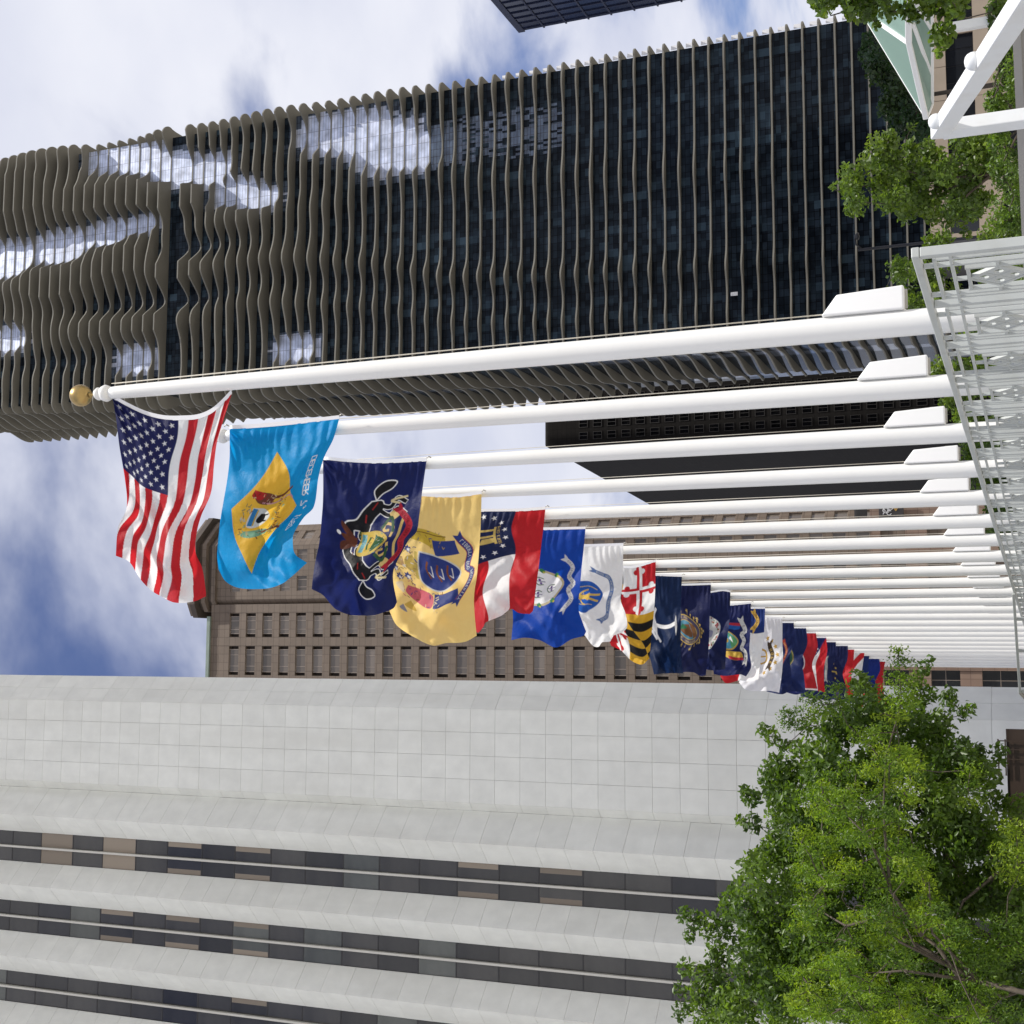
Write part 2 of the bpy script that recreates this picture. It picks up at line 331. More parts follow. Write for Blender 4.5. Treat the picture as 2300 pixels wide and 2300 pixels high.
# ================================================================ pale ribbed granite tower (left)
def granite_tower():
    t = thing('office_tower', 'pale granite tower with V-shaped vertical ribs and bronze window strips', 'tower', (0, 0, 0), CR)
    PITCH, RQ, WQ = 3.85, 59.05, 60.15
    ridge = [-8.99 - PITCH * k for k in range(6)]
    zt, zb = 74.0, 0.0
    # dark backing body behind the stone
    m = MB()
    poly = [(-45, 61.2), (ridge[0] + 1.0, 61.2), (ridge[0] + 1.36, 60.52), (-7.60, 60.52), (-7.24, 60.08), (-2.70, 60.08), (-1.34, 61.32), (-2.6, 61.6), (-2.6, 100), (-45, 100)]
    m.prism(poly, zb, zt)
    for r in ridge: m.prism([(r - 1.02, 61.2), (r - 1.05, 60.2), (r, 59.13), (r + 1.05, 60.2), (r + 1.02, 61.2)], zb, zt)
    obj('wall_core', m.mesh('tower_core', M['joint']), t)
    def panel(w, h):
        m = MB(); m.box(-w / 2 + .006, w / 2 - .006, -0.0, 0.06, .006, h - .006); return m.mesh('stone_panel', M['granite'])
    G = 1.325
    zs = [0.0, 1.66, 3.32, 4.98, 6.64, 8.30, 9.96, 11.62] + [13.2 + 0.0]
    z0f = 16.49 - 3 * G
    zs = [0.6 + 1.66 * k for k in range(7)] 
    hs = [1.66] * 7
    zz = z0f
    zs[-1] = min(zs[-1], z0f - 1.66)
    levels = [(0.9 + 1.658 * k, 1.658) for k in range(7)]
    levels = [(a, b) for a, b in levels if a + b <= z0f + 0.02]
    if levels and levels[-1][0] + levels[-1][1] < z0f - 0.05: levels.append((levels[-1][0] + levels[-1][1], z0f - levels[-1][0] - levels[-1][1]))
    while zz < 61: levels.append((zz, G)); zz += G
    cache = {}
    def put(name, w, h, x, y, z, rz):
        k = (round(w, 3), round(h, 3))
        if k not in cache: cache[k] = panel(w, h)
        d = RNG.uniform(-0.004, 0.004)
        obj(name, cache[k], t, (x + d * math.sin(rz), y - abs(d), z), (0, 0, rz))
    fw_ = 4.55 / 4
    for (z, h) in levels:
        for i in range(4): put('stone_panel', fw_, h, -7.2 + fw_ * (i + .5), 60.0, z, 0)
        cl = 1.37 * math.sqrt(2) / 2
        for i in range(2):
            s = (i + .5) * 1.37 / 2; put('corner_panel', cl, h, -2.65 + s, 60.0 + s, z, R(45))
        s = 0.21; put('return_panel', 0.42 * 1.414, h, -7.2 - s, 60.0 + s, z, R(-45))
    H = 4.30 / 3; z0 = 16.0 - H * 5
    m = MB()
    for r in ridge[:4]: m.prism([(r - 1.09, 60.14), (r, 59.05), (r + 1.09, 60.14)], 0, z0 - .01)
    obj('rib_base', m.mesh('rib_base', M['granite']), t)['kind'] = 'stuff'
    wr = 1.09 * math.sqrt(2)
    for k in range(4):
        for j in range(38):
            z = z0 + H * j
            if z > 60: break
            r = ridge[k]
            if k == 0: put('rib_panel', 1.37 * math.sqrt(2), H, r + 0.685, RQ + 0.685, z, R(45))
            else: put('rib_panel', wr, H, r + 0.545, RQ + 0.545, z, R(45))
            put('rib_panel', wr, H, r - 0.545, RQ + 0.545, z, R(-45))
    for k in (4, 5):                                  # beyond the picture's edge: one piece per face
        m = MB(); r = ridge[k]; m.prism([(r - 1.09, 60.14), (r, 59.05), (r + 1.09, 60.14)], zb, zt); obj('rib', m.mesh('rib', M['granite']), t)
    # windows between the ribs: two lights either side of a pale vertical mullion
    PH = [2.24, 2.06]; zw0 = 18.31 - 4.30 * 3
    def pane(h):
        m = MB(); m.box(-.39, .39, 0, .03, .025, h - .025); return m
    pm = {}
    for h in PH:
        for key in ('pane_dark', 'pane_grey', 'pane_navy', 'blind'): pm[(h, key)] = pane(h).mesh('window_pane', M[key])
    bl = MB(); bl.box(-.13, .13, -.006, 0, .05, 2.17); blm = bl.mesh('blind', M['blind'])
    fr = MB(); fr.box(-.85, .85, -.015, .05, -.03, .03); frm = fr.mesh('transom', M['darkframe'])
    rnd = random.Random(5)
    for k in range(5):
        xc = ridge[k] - PITCH / 2
        m = MB(); m.box(xc - .055, xc + .055, 59.98, 60.2, 0, 62); obj('mullion', m.bevelled('mullion', .012, M['mullion']), t)
        m = MB(); m.box(xc - .86, xc + .86, 60.26, 60.4, 0, 62); obj('window_back', m.mesh('window_back', M['darkframe']), t)
        z = zw0; j = 0
        while z < 61:
            h = PH[j % 2]; key = rnd.choices(['pane_dark', 'pane_grey', 'pane_navy', 'blind'], [.66, .16, .14, .04])[0] if j % 2 == 0 else rnd.choices(['pane_dark', 'pane_grey', 'pane_navy'], [.7, .1, .2])[0]
            hasb = (j % 2 == 0) and rnd.random() < .42
            for sgn in (-1, 1):
                p = obj('window_pane', pm[(h, key)], t, (xc + sgn * .45, 60.2, z))
                if hasb: obj('blind', blm, p, (sgn * .25, 0, 0))
            obj('transom', frm, t, (xc, 60.2, z))
            z += h; j += 1
granite_tower()

# ================================================================ wavy balcony tower (right)
def smooth(x, a, b):
    u = np.clip((x - a) / (b - a), 0, 1); return u * u * (3 - 2 * u)
POOL = [(111.4, 193.2, 4, 7), (109.6, 185.6, 3.5, 6), (106.3, 178, 3.5, 6), (104.5, 168.3, 3.5, 6), (98.6, 161, 3, 6), (96.5, 155, 2.5, 5), (90.6, 223.7, 4.5, 8), (91.8, 207.8, 4, 8), (93.7, 194.4, 3, 6),
        (94.6, 185, 2.2, 4), (71.8, 222.6, 3, 6), (64.1, 186, 3, 5), (108.6, 138.1, 3.8, 7), (107.4, 130.6, 4.5, 7), (103.6, 124.4, 5, 7), (101.5, 117.6, 3.5, 6), (63.1, 145.4, 2.5, 5), (74, 240, 5, 9), (98, 240, 5, 9)]
HILL = [(105.4, 219.2, 6, 12, 2.0), (101.2, 198.7, 4, 9, 1.8), (101.6, 184, 3.5, 7, 2.2), (98.6, 176, 3.5, 7, 2.4), (114.5, 178.4, 2.5, 7, 1.0), (99, 170.4, 3, 5, 1.6), (92, 158.5, 4, 8, 1.4), (82.6, 207, 5, 11, 2.2),
        (86.5, 187, 4, 9, 1.8), (70.8, 196.3, 3.5, 12, 1.7), (71, 178, 3, 9, 1.8), (81.7, 173, 2.6, 8, 1.9), (76.3, 190, 2.5, 14, -1.1), (87.8, 170, 2.2, 9, -1.3), (76, 171, 2.2, 9, -1.2), (65, 205, 2.5, 14, -0.9),
        (114, 212, 3, 12, 1.2), (114, 150, 2.5, 14, 1.2), (113.5, 122, 2.2, 12, 1.0), (112, 98, 3, 14, 0.8), (84, 146, 5, 10, 1.0), (73.5, 150, 4, 10, 0.9), (92, 138, 4, 9, 0.8)]
def wave(p, z):
    p = np.asarray(p, float)
    up = float(smooth(np.array(z), 95, 165))
    base = 0.62 + 1.5 * up
    def ridge(pc, sp, a): return a * np.exp(-((p - pc) / sp) ** 2)
    pa = np.interp(z, [20, 58, 90, 111, 126, 160], [69.5, 70.6, 72.2, 74.3, 78.5, 83])
    pb = np.interp(z, [20, 43, 58, 78, 106, 114, 150], [85, 86.7, 89, 91, 93, 97, 101])
    amp = np.interp(z, [15, 35, 60, 95, 130, 175], [0.05, 0.5, 1.0, 1.15, 1.0, 0.5])
    o = base + ridge(pa, 2.6, 1.35 * amp) + ridge(pb, 4.2, 0.95 * amp) + ridge(pa - 9, 2.4, 0.7 * amp) + ridge(111 - 0.03 * (z - 40), 3.5, 0.45 * amp)
    o = o + 0.12 * np.sin(p * 0.55 + z * 0.05) * (0.4 + up)
    for (pc, zc, sp, sz, a) in HILL: o = o + 1.6 * a * np.exp(-((p - pc) / sp) ** 2 - ((z - zc) / sz) ** 2)
    for (pc, zc, sp, sz) in POOL: o = o * (1 - np.clip(2.1 * (np.exp(-(np.abs((p - pc) / sp / 1.15)) ** 2.4 - (np.abs((z - zc) / sz / 1.15)) ** 2.4) - .22), 0, 1))
    return np.clip(o, 0.10, 4.3)
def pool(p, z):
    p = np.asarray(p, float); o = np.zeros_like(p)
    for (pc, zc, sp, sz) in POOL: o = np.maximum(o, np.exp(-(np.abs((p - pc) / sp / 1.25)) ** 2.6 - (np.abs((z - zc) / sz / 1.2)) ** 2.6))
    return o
AQ_L, AQ_R, AQ_F, AQ_B = 56.0, 113.6, 231.5, 262.0
def wave_tower():
    t = thing('apartment_tower', 'tall dark glass tower wrapped in rippling grey concrete balcony slabs', 'tower', (0, 0, 0), CR)
    zs = []; z = 19.58 - 2.90
    while z < 244:
        zs.append(z); z += 2.885 if z > 20 else 2.9
    # one double-height plant floor
    gi = int(np.argmin([abs(a - 175.4) for a in zs]))
    zs.pop(gi)
    def outline(z):
        ps = np.linspace(AQ_R, AQ_L, 150); of = wave(ps, z)
        pts = [(p, AQ_F - o) for p, o in zip(ps, of)]
        def corner(cx, cy, a0, a1, o0, o1, n=9):
            r = []
            for i in range(1, n):
                f = i / n; a = R(a0 + (a1 - a0) * f); o = (o0 * (1 - f) + o1 * f); r.append((cx + o * math.cos(a), cy + o * math.sin(a)))
            return r
        qs = np.linspace(AQ_F, AQ_B, 50); up = float(smooth(np.array(z), 60, 170))
        ol = 0.95 + 0.9 * up + (0.55 + 0.6 * up) * np.sin((qs - AQ_F) * 0.33 + z * 0.045) + 0.5 * np.sin((qs - AQ_F) * 0.15 - z * 0.03 + 1)
        ol = np.clip(ol, .25, 3.2)
        pts += corner(AQ_L, AQ_F, 270, 180, of[-1], ol[0])
        pts += [(AQ_L - o, q) for q, o in zip(qs, ol)]
        pts += [(AQ_L, AQ_B + 1), (AQ_R, AQ_B + 1), (AQ_R + .5, AQ_B)]
        orr = 1.55 + 0.25 * math.sin(z * .11)
        pts += [(AQ_R + orr * .8, AQ_F + 8), (AQ_R + orr, AQ_F + 3), (AQ_R + orr, AQ_F + 1)]
        pts += corner(AQ_R, AQ_F, 360, 270, orr, of[0], 12)
        return pts[::-1]
    for z in zs:
        m = MB(); m.prism(outline(z), z, z + 0.30); obj('balcony_slab', m.mesh('balcony_slab', M['slab']), t)
    # glass walls between the slabs, one band per storey
    ps = np.linspace(AQ_L, AQ_R, 117)
    for i in range(len(zs) - 1):
        za, zb = zs[i] + .30, zs[i + 1]
        m = MB(); pc = (ps[:-1] + ps[1:]) / 2
        for h0, h1 in ((za, (za + zb) / 2), ((za + zb) / 2, zb)):
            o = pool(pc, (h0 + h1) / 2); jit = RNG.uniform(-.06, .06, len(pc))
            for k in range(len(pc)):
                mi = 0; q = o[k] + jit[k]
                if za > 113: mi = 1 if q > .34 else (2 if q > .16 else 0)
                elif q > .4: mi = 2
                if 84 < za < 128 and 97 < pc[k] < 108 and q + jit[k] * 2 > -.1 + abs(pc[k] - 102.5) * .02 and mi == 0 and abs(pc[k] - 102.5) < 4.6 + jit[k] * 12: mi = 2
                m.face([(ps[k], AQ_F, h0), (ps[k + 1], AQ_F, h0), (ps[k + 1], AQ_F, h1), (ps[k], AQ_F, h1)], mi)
        qs = np.linspace(AQ_F, AQ_B, 14)
        for k in range(13):
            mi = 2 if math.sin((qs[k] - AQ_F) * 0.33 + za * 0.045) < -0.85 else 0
            m.face([(AQ_L, qs[k + 1], za), (AQ_L, qs[k], za), (AQ_L, qs[k], zb), (AQ_L, qs[k + 1], zb)], mi)
        m.face([(AQ_R, AQ_F, za), (AQ_R, AQ_B, za), (AQ_R, AQ_B, zb), (AQ_R, AQ_F, zb)], 0)
        obj('window_band', m.mesh('window_band', M['aqua_dark'], M['aqua_reflect'], M['aqua_reflect_dim']), t)
        if za < 100:                                    # pale balcony screens at the right-hand end
            m = MB(); m.box(AQ_R + .35, AQ_R + 1.15, AQ_F + .3, AQ_F + .36, za, za + 1.5); obj('balcony_screen', m.mesh('balcony_screen', M['whitecloth']), t)
    m = MB(); m.box(AQ_L + 1, AQ_R - 1, AQ_F + 1, AQ_B - 1, 0, zs[-1] + 3); obj('tower_core', m.mesh('tower_core', M['aqua_dark']), t)
wave_tower()
def balcony_towel():
    c = E1 * 65.0 + E2 * 229.9
    m = MB(); m.box(-.34, .34, -.04, .04, 0, 1.25); m.box(-.30, .12, -.06, -.04, .9, 1.27)
    o = obj('towel', m.bevelled('towel', .02, M['towel']), None, (c[0], c[1], 52.2), (0, 0, CR)); tag(o, 'small white cloth hung out on a balcony of the rippling tower', 'towel')
balcony_towel()

# ================================================================ podium in front of the wavy tower
def podium():
    t = thing('podium_building', 'low beige podium building with dark window bands behind the street trees', 'building', (0, 0, 0), CR)
    x0, x1, q = 62.0, 104.0, 200.0
    m = MB(); m.box(x0 + .3, x1 - .3, q + .5, q + 24, 0, 16.2); obj('wall', m.mesh('podium_body', M['darkframe']), t)
    for (za, zb) in ((13.6, 16.5), (6.2, 9.6), (1.2, 3.2)):
        n = 8; w = (x1 - x0) / n
        for i in range(n):
            m = MB(); m.box(x0 + i * w + .04, x0 + (i + 1) * w - .04, q, q + .6, za, zb); obj('spandrel_panel', m.mesh('spandrel_panel', M['beige']), t)
    for (za, zb) in ((9.6, 13.6), (3.2, 6.2)):
        n = 16; w = (x1 - x0) / n
        g = MB(); g.box(.06, w - .06, 0, .05, .06, zb - za - .06); gm = g.mesh('window_pane', M['winpane_dark'])
        for i in range(n): obj('window_pane', gm, t, (x0 + i * w, q + .42, za))
        for i in range(0, n + 1, 4):
            m = MB(); m.box(x0 + i * w - .35, x0 + i * w + .35, q + .05, q + .6, za, zb); obj('pier', m.mesh('pier', M['beige']), t)
podium()

# ================================================================ brown granite hotel (middle)
def brown_hotel():
    t = thing('granite_hotel', 'brown granite hotel with slotted windows, chamfered corner and dark cornice', 'hotel', (0, 0, 0), CR)
    Q = 170.0; FH = 2.92; ZT = 117.85
    DEP = 0.9
    # window object (frame) with its panes as a child
    def window(w, h, lights):
        f = MB(); e = .07
        f.box(-w / 2, w / 2, -.05, .08, 0, e); f.box(-w / 2, w / 2, -.05, .08, h - e, h)
        xs = np.cumsum([0] + list(lights)); xs = -w / 2 + xs / xs[-1] * w
        for x in xs: f.box(x - e / 2, x + e / 2, -.05, .08, e, h - e)
        g = MB()
        for a, b in zip(xs[:-1], xs[1:]): g.box(a + e / 2, b - e / 2, 0, .03, e, h - e)
        return f.mesh('window', M['winframe']), g.mesh('pane', M['winpane'])
    rnd = random.Random(3)
    def column(cxp, w, slot, zs, h, origin=(0, Q), ang=0.0, lights=(1, 2, 1), wm=None, rec=0.28):
        ca, sa = math.cos(ang), math.sin(ang)
        def P(x, y): return (origin[0] + x * ca - y * sa, origin[1] + x * sa + y * ca)
        for z in zs:
            x, y = P(cxp, rec); o = obj('window', wm[0], t, (x, y, z), (0, 0, ang)); obj('pane', wm[1], o)
    # --- left wing: flat front, window bays separated by flush piers, slots either side of each window
    bays = [(4.36, 2.6), (-0.98, 3.35), (-6.4, 2.6)]
    rows = [ZT - 1.72 - FH * k for k in range(33)]
    H = 1.72
    m = MB(); s = MB(); d = MB()
    m.box(-12, 7.5, Q + DEP + .3, Q + 30, 0, 121.2)
    edges = [-12.0]
    for c, w in sorted(bays): edges += [c - w / 2 - .5, c + w / 2 + .5]
    edges += [7.5]
    for i in range(0, len(edges), 2): m.box(edges[i], edges[i + 1], Q, Q + DEP + .3, 22.6, 121.2)
    for c, w in bays:
        a, b = c - w / 2 - .5, c + w / 2 + .5
        m.box(a, b, Q + .03, Q + DEP + .3, ZT, 121.2)
        for k, z in enumerate(rows):
            zb = z - (FH - H); m.box(a, b, Q + .03, Q + DEP + .3, max(zb, 22.6), z)
            m.box(a + .5, b - .5, Q + .36, Q + DEP + .3, z, z + H)          # back of the window recess
            d.box(a, a + .5, Q + .8, Q + DEP + .3, z, z + H); d.box(b - .5, b, Q + .8, Q + DEP + .3, z, z + H)
        wm = window(w, H, (1, 2, 1))
        column(c, w, .5, rows, H, wm=wm)
    obj('wing_wall', m.mesh('wing_wall', M['brown']), t); obj('window_slot', d.mesh('window_slot', M['browndark']), t)['kind'] = 'stuff'
    m = MB(); m.box(-12, 5.7, Q - .35, Q + .6, 121.2, 121.75); obj('roof_trim', m.mesh('roof_trim', M['copper']), t)
    # --- corner pavilion with chamfered corners
    x0, x1 = 8.25, 16.3
    poly = [(x0 - .8, Q + .8), (x0, Q), (x1, Q), (x1 + 3.4, Q + 3.4), (x1 + 3.4, Q + 30), (x0 - .8, Q + 30)]
    m = MB(); k = 1.0
    inner = [(x0 - .8 + .02, Q + 1.2), (x0 + .2, Q + .5), (x1 - .3, Q + .5), (x1 + 3.0, Q + 3.9), (x1 + 3.4 - .02, Q + 30), (x0 - .78, Q + 30)]
    m.prism(inner, 0, 121)
    cols = [(10.55, 2.2), (14.9, 1.5)]
    ed = [x0]
    for c, w in cols: ed += [c - w / 2, c + w / 2]
    ed += [x1]
    rows2 = [ZT - 1.72 - FH * k for k in range(33)]
    for i in range(0, len(ed), 2): m.prism([(ed[i], Q), (ed[i + 1], Q), (ed[i + 1], Q + .52), (ed[i], Q + .52)], 22.6, 121)
    for c, w in cols:
        m.box(c - w / 2, c + w / 2, Q + .03, Q + .52, ZT, 121)
        for z in rows2: m.box(c - w / 2, c + w / 2, Q + .03, Q + .52, max(z - (FH - H), 22.6), z)
        column(c, w, 0, rows2, H, wm=window(w, H, (1, 1) if w < 2 else (1, 2, 1)), rec=.24)
    m.prism([(x0 - .8, Q + .8), (x0, Q), (x0, Q + 1.0), (x0 - .4, Q + 1.3)], 22.6, 121)
    # chamfer face
    ln = 3.4 * math.sqrt(2); org = (x1, Q); an = R(45); ca = math.cos(an)
    def CP(x, y): return (org[0] + (x - y) * ca, org[1] + (x + y) * ca)
    for a, b in ((0, ln / 2 - .95), (ln / 2 + .95, ln)): m.prism([CP(a, 0), CP(b, 0), CP(b, .5), CP(a, .5)], 22.6, 121)
    for z in rows2: m.prism([CP(ln / 2 - .95, .03), CP(ln / 2 + .95, .03), CP(ln / 2 + .95, .5), CP(ln / 2 - .95, .5)], max(z - (FH - H), 22.6), z)
    column(ln / 2, 1.9, 0, rows2, H, origin=org, ang=an, wm=window(1.9, H, (1, 1)), rec=.24)
    obj('pavilion_wall', m.mesh('pavilion_wall', M['brown']), t)
    # cornice: stepped, overhanging
    m = MB()
    def grow(g): return [(x0 - .8 - g * 1.3, Q + .8 - g), (x0 - g * .5, Q - g * 1.2), (x1 + g * .5, Q - g * 1.2), (x1 + 3.4 + g, Q + 3.4 - g * .6), (x1 + 3.4 + g, Q + 29), (x0 - .8 - g * 1.3, Q + 29)]
    for g, za, zb, mi in ((.35, 120.4, 121.1, 0), (.15, 121.1, 121.8, 1), (.8, 121.8, 122.5, 0), (.6, 122.5, 123.1, 1), (1.5, 123.1, 124.0, 1), (1.3, 124.0, 124.6, 0)): m.prism(grow(g), za, zb, mi)
    obj('cornice', m.mesh('cornice', M['brown'], M['cornice']), t)
    # --- base storeys with large shop windows
    m = MB(); m.box(-12, 19.6, Q + 1.3, Q + 29, 0, 22.6)
    segs = [(-12, -6.5), (-1.6, 0.4), (5.2, 7.2), (12.1, 14.0), (17.4, 19.6)]
    for a, b in segs: m.box(a, b, Q - .1, Q + 1.3, 0, 22.6)
    for a, b in zip([s_[1] for s_ in segs[:-1]], [s_[0] for s_ in segs[1:]]):
        for za, zb in ((0, 3.6), (9.9, 12.4), (15.8, 18.4), (21.4, 22.6)): m.box(a, b, Q + .05, Q + 1.3, za, zb)
        for za, zb, n in ((3.6, 9.9, 3), (12.4, 15.8, 2), (18.4, 21.4, 2)):
            f = MB(); w = b - a; e = .06; hh = zb - za; g = MB()
            xs = np.linspace(-w / 2, w / 2, 5); zs = np.linspace(0, hh, n + 1)
            for x in xs: f.box(x - e / 2, x + e / 2, -.04, .06, 0, hh)
            for z in zs: f.box(-w / 2, w / 2, -.035, .055, max(z - e / 2, 0), min(z + e / 2, hh))
            for i in range(4):
                for j in range(n): g.box(xs[i] + .03, xs[i + 1] - .03, 0, .02, zs[j] + .03, zs[j + 1] - .03)
            o = obj('shop_window', f.mesh('shop_window', M['winframe']), t, ((a + b) / 2, Q + .55, za)); obj('pane', g.mesh('pane', M['winpane_dark']), o)
    for x in (-12, -6.6, -1.5, .3, 5.3, 7.1, 12.2, 13.9): m.box(x - .12, x + .12, Q - .22, Q + .1, 0, 22.4)
    obj('base_wall', m.mesh('base_wall', M['brownred']), t)
    m = MB()
    for i in range(9): m.box(17.62 + i * .15, 17.69 + i * .15, Q - .2, Q - .12, 23.1, 24.3)
    m.box(17.5, 19.0, Q - .12, Q - .1, 22.9, 24.5); obj('vent_grille', m.mesh('vent_grille', M['darkframe']), t)
brown_hotel()
def hotel_sign():
    c = E1 * 18.1 + E2 * 169.3
    t = thing('wall_sign', 'dark sign panel with pale script lettering on the brown hotel base', 'sign', (c[0], c[1], 18.4), CR)
    m = MB(); m.box(-.85, .95, -.08, .08, 0, 3.0); obj('sign_panel', m.bevelled('sign_panel', .02, M['signpanel']), t)
    m = MB()
    def curl(cx, cz, r, a0, a1, sq=1.0):
        m.tube([(cx + r * math.cos(R(a)), -.12, cz + r * sq * math.sin(R(a))) for a in np.linspace(a0, a1, 18)], .055, 5)
    curl(.1, 2.1, .32, 20, 330, 1.2); curl(-.2, 1.75, .30, -60, 250, .9); curl(.35, 1.65, .22, 0, 360, 1.5); m.tube([(-.4, -.12, 2.5), (.0, -.12, 2.2), (.5, -.12, 2.45)], .06, 5)
    obj('lettering', m.mesh('lettering', M['signwhite']), t)
    m = MB(); m.tube([(.0, -.12, .95), (.3, -.12, 1.15), (.55, -.12, .95), (.3, -.12, .75), (.0, -.12, .95)], .05, 5); m.box(.1, .5, -.12, -.08, .9, 1.0)
    obj('emblem', m.mesh('emblem', M['signgold']), t)
hotel_sign()

# ================================================================ black tower behind the poles
def black_tower():
    t = thing('dark_tower', 'black stone tower with a blank side and rounded top corner', 'tower', (0, 0, 0), CR)
    c0 = (50.9, 300.0); sdv = (math.sin(R(-3.0)), math.cos(R(-3.0)))
    B = (c0[0] + sdv[0] * 118, c0[1] + sdv[1] * 118)
    poly = [c0, (95, 300), (95, 418), B]
    me = MB(); me.prism(poly, 0, 116.4); mesh = me.mesh('tower_body', M['black'])
    bm = bmesh.new(); bm.from_mesh(mesh)
    eg = [e for e in bm.edges if (abs(e.verts[0].co.z - 116.4) < .1 and abs(e.verts[1].co.z - 116.4) < .1 and min(e.verts[0].co.y, e.verts[1].co.y) < 301)]
    bmesh.ops.bevel(bm, geom=eg, offset=1.3, segments=4, affect='EDGES', profile=.5); bm.to_mesh(mesh); bm.free()
    obj('tower_body', mesh, t)
    f = MB(); f.box(-.95, .95, -.1, .05, 0, .12); f.box(-.95, .95, -.1, .05, 2.15, 2.27); 
    for x in (-.95, 0, .83): f.box(x, x + .12, -.1, .05, .12, 2.15)
    fm = f.mesh('window', mat('black_frame', (.028, .025, .023), .5)); g = MB(); g.box(-.83, .83, -.02, .02, .12, 2.15); gm = g.mesh('pane', mat('black_pane', (.004, .004, .005), .05, objvar=.4))
    for j in range(25):
        z = 104.9 - 3.6 * j
        for x in (53.2, 56.2, 59.2, 62.2, 65.2):
            o = obj('window', fm, t, (x, 299.97, z)); obj('pane', gm, o)
black_tower()

def navy_tower():
    t = thing('glass_tower', 'navy blue glass tower corner jutting in above the rippling tower', 'tower', (0, 0, 0), CR)
    zt = 70.6
    m = MB(); m.box(90.3, 120, 120, 169.7, 0, zt - .4); obj('tower_body', m.mesh('navy_body', M['navytower']), t)
    f = MB(); f.box(90.15, 90.3, 120, 169.85, zt - 1.0, zt)
    for q in np.arange(121, 170, 1.6): f.box(90.12, 90.3, q - .05, q + .05, 0, zt - 1.0)
    for z in np.arange(2, zt - 2, 3.4): f.box(90.16, 90.3, 120, 169.8, z - .12, z + .12)
    obj('mullion_grid', f.mesh('mullion_grid', mat('navy_frame', (.02, .026, .06), .4)), t)
navy_tower()

def added_shade_tower():  # unseen slab added outside the frame to cast shade on the ribbed tower
    t = thing('office_tower', 'unseen pale slab tower added at the right to shade the ribbed tower', 'tower', (0, 0, 0), CR)
    m = MB(); m.box(50, 78, 13.5, 33, 0, 232); obj('wall', m.mesh('shade_slab', M['beige']), t)
    m = MB()
    for k in range(60): m.box(49.97, 50.03, 14.2, 32.3, 4 + 3.8 * k, 6 + 3.8 * k)
    for k in range(60): m.box(50.7, 77.3, 13.47, 13.53, 4 + 3.8 * k, 6 + 3.8 * k)
    obj('shade_slab_bands', m.mesh('shade_slab_bands', M['pane_dark']), t)['kind'] = 'stuff'
added_shade_tower()

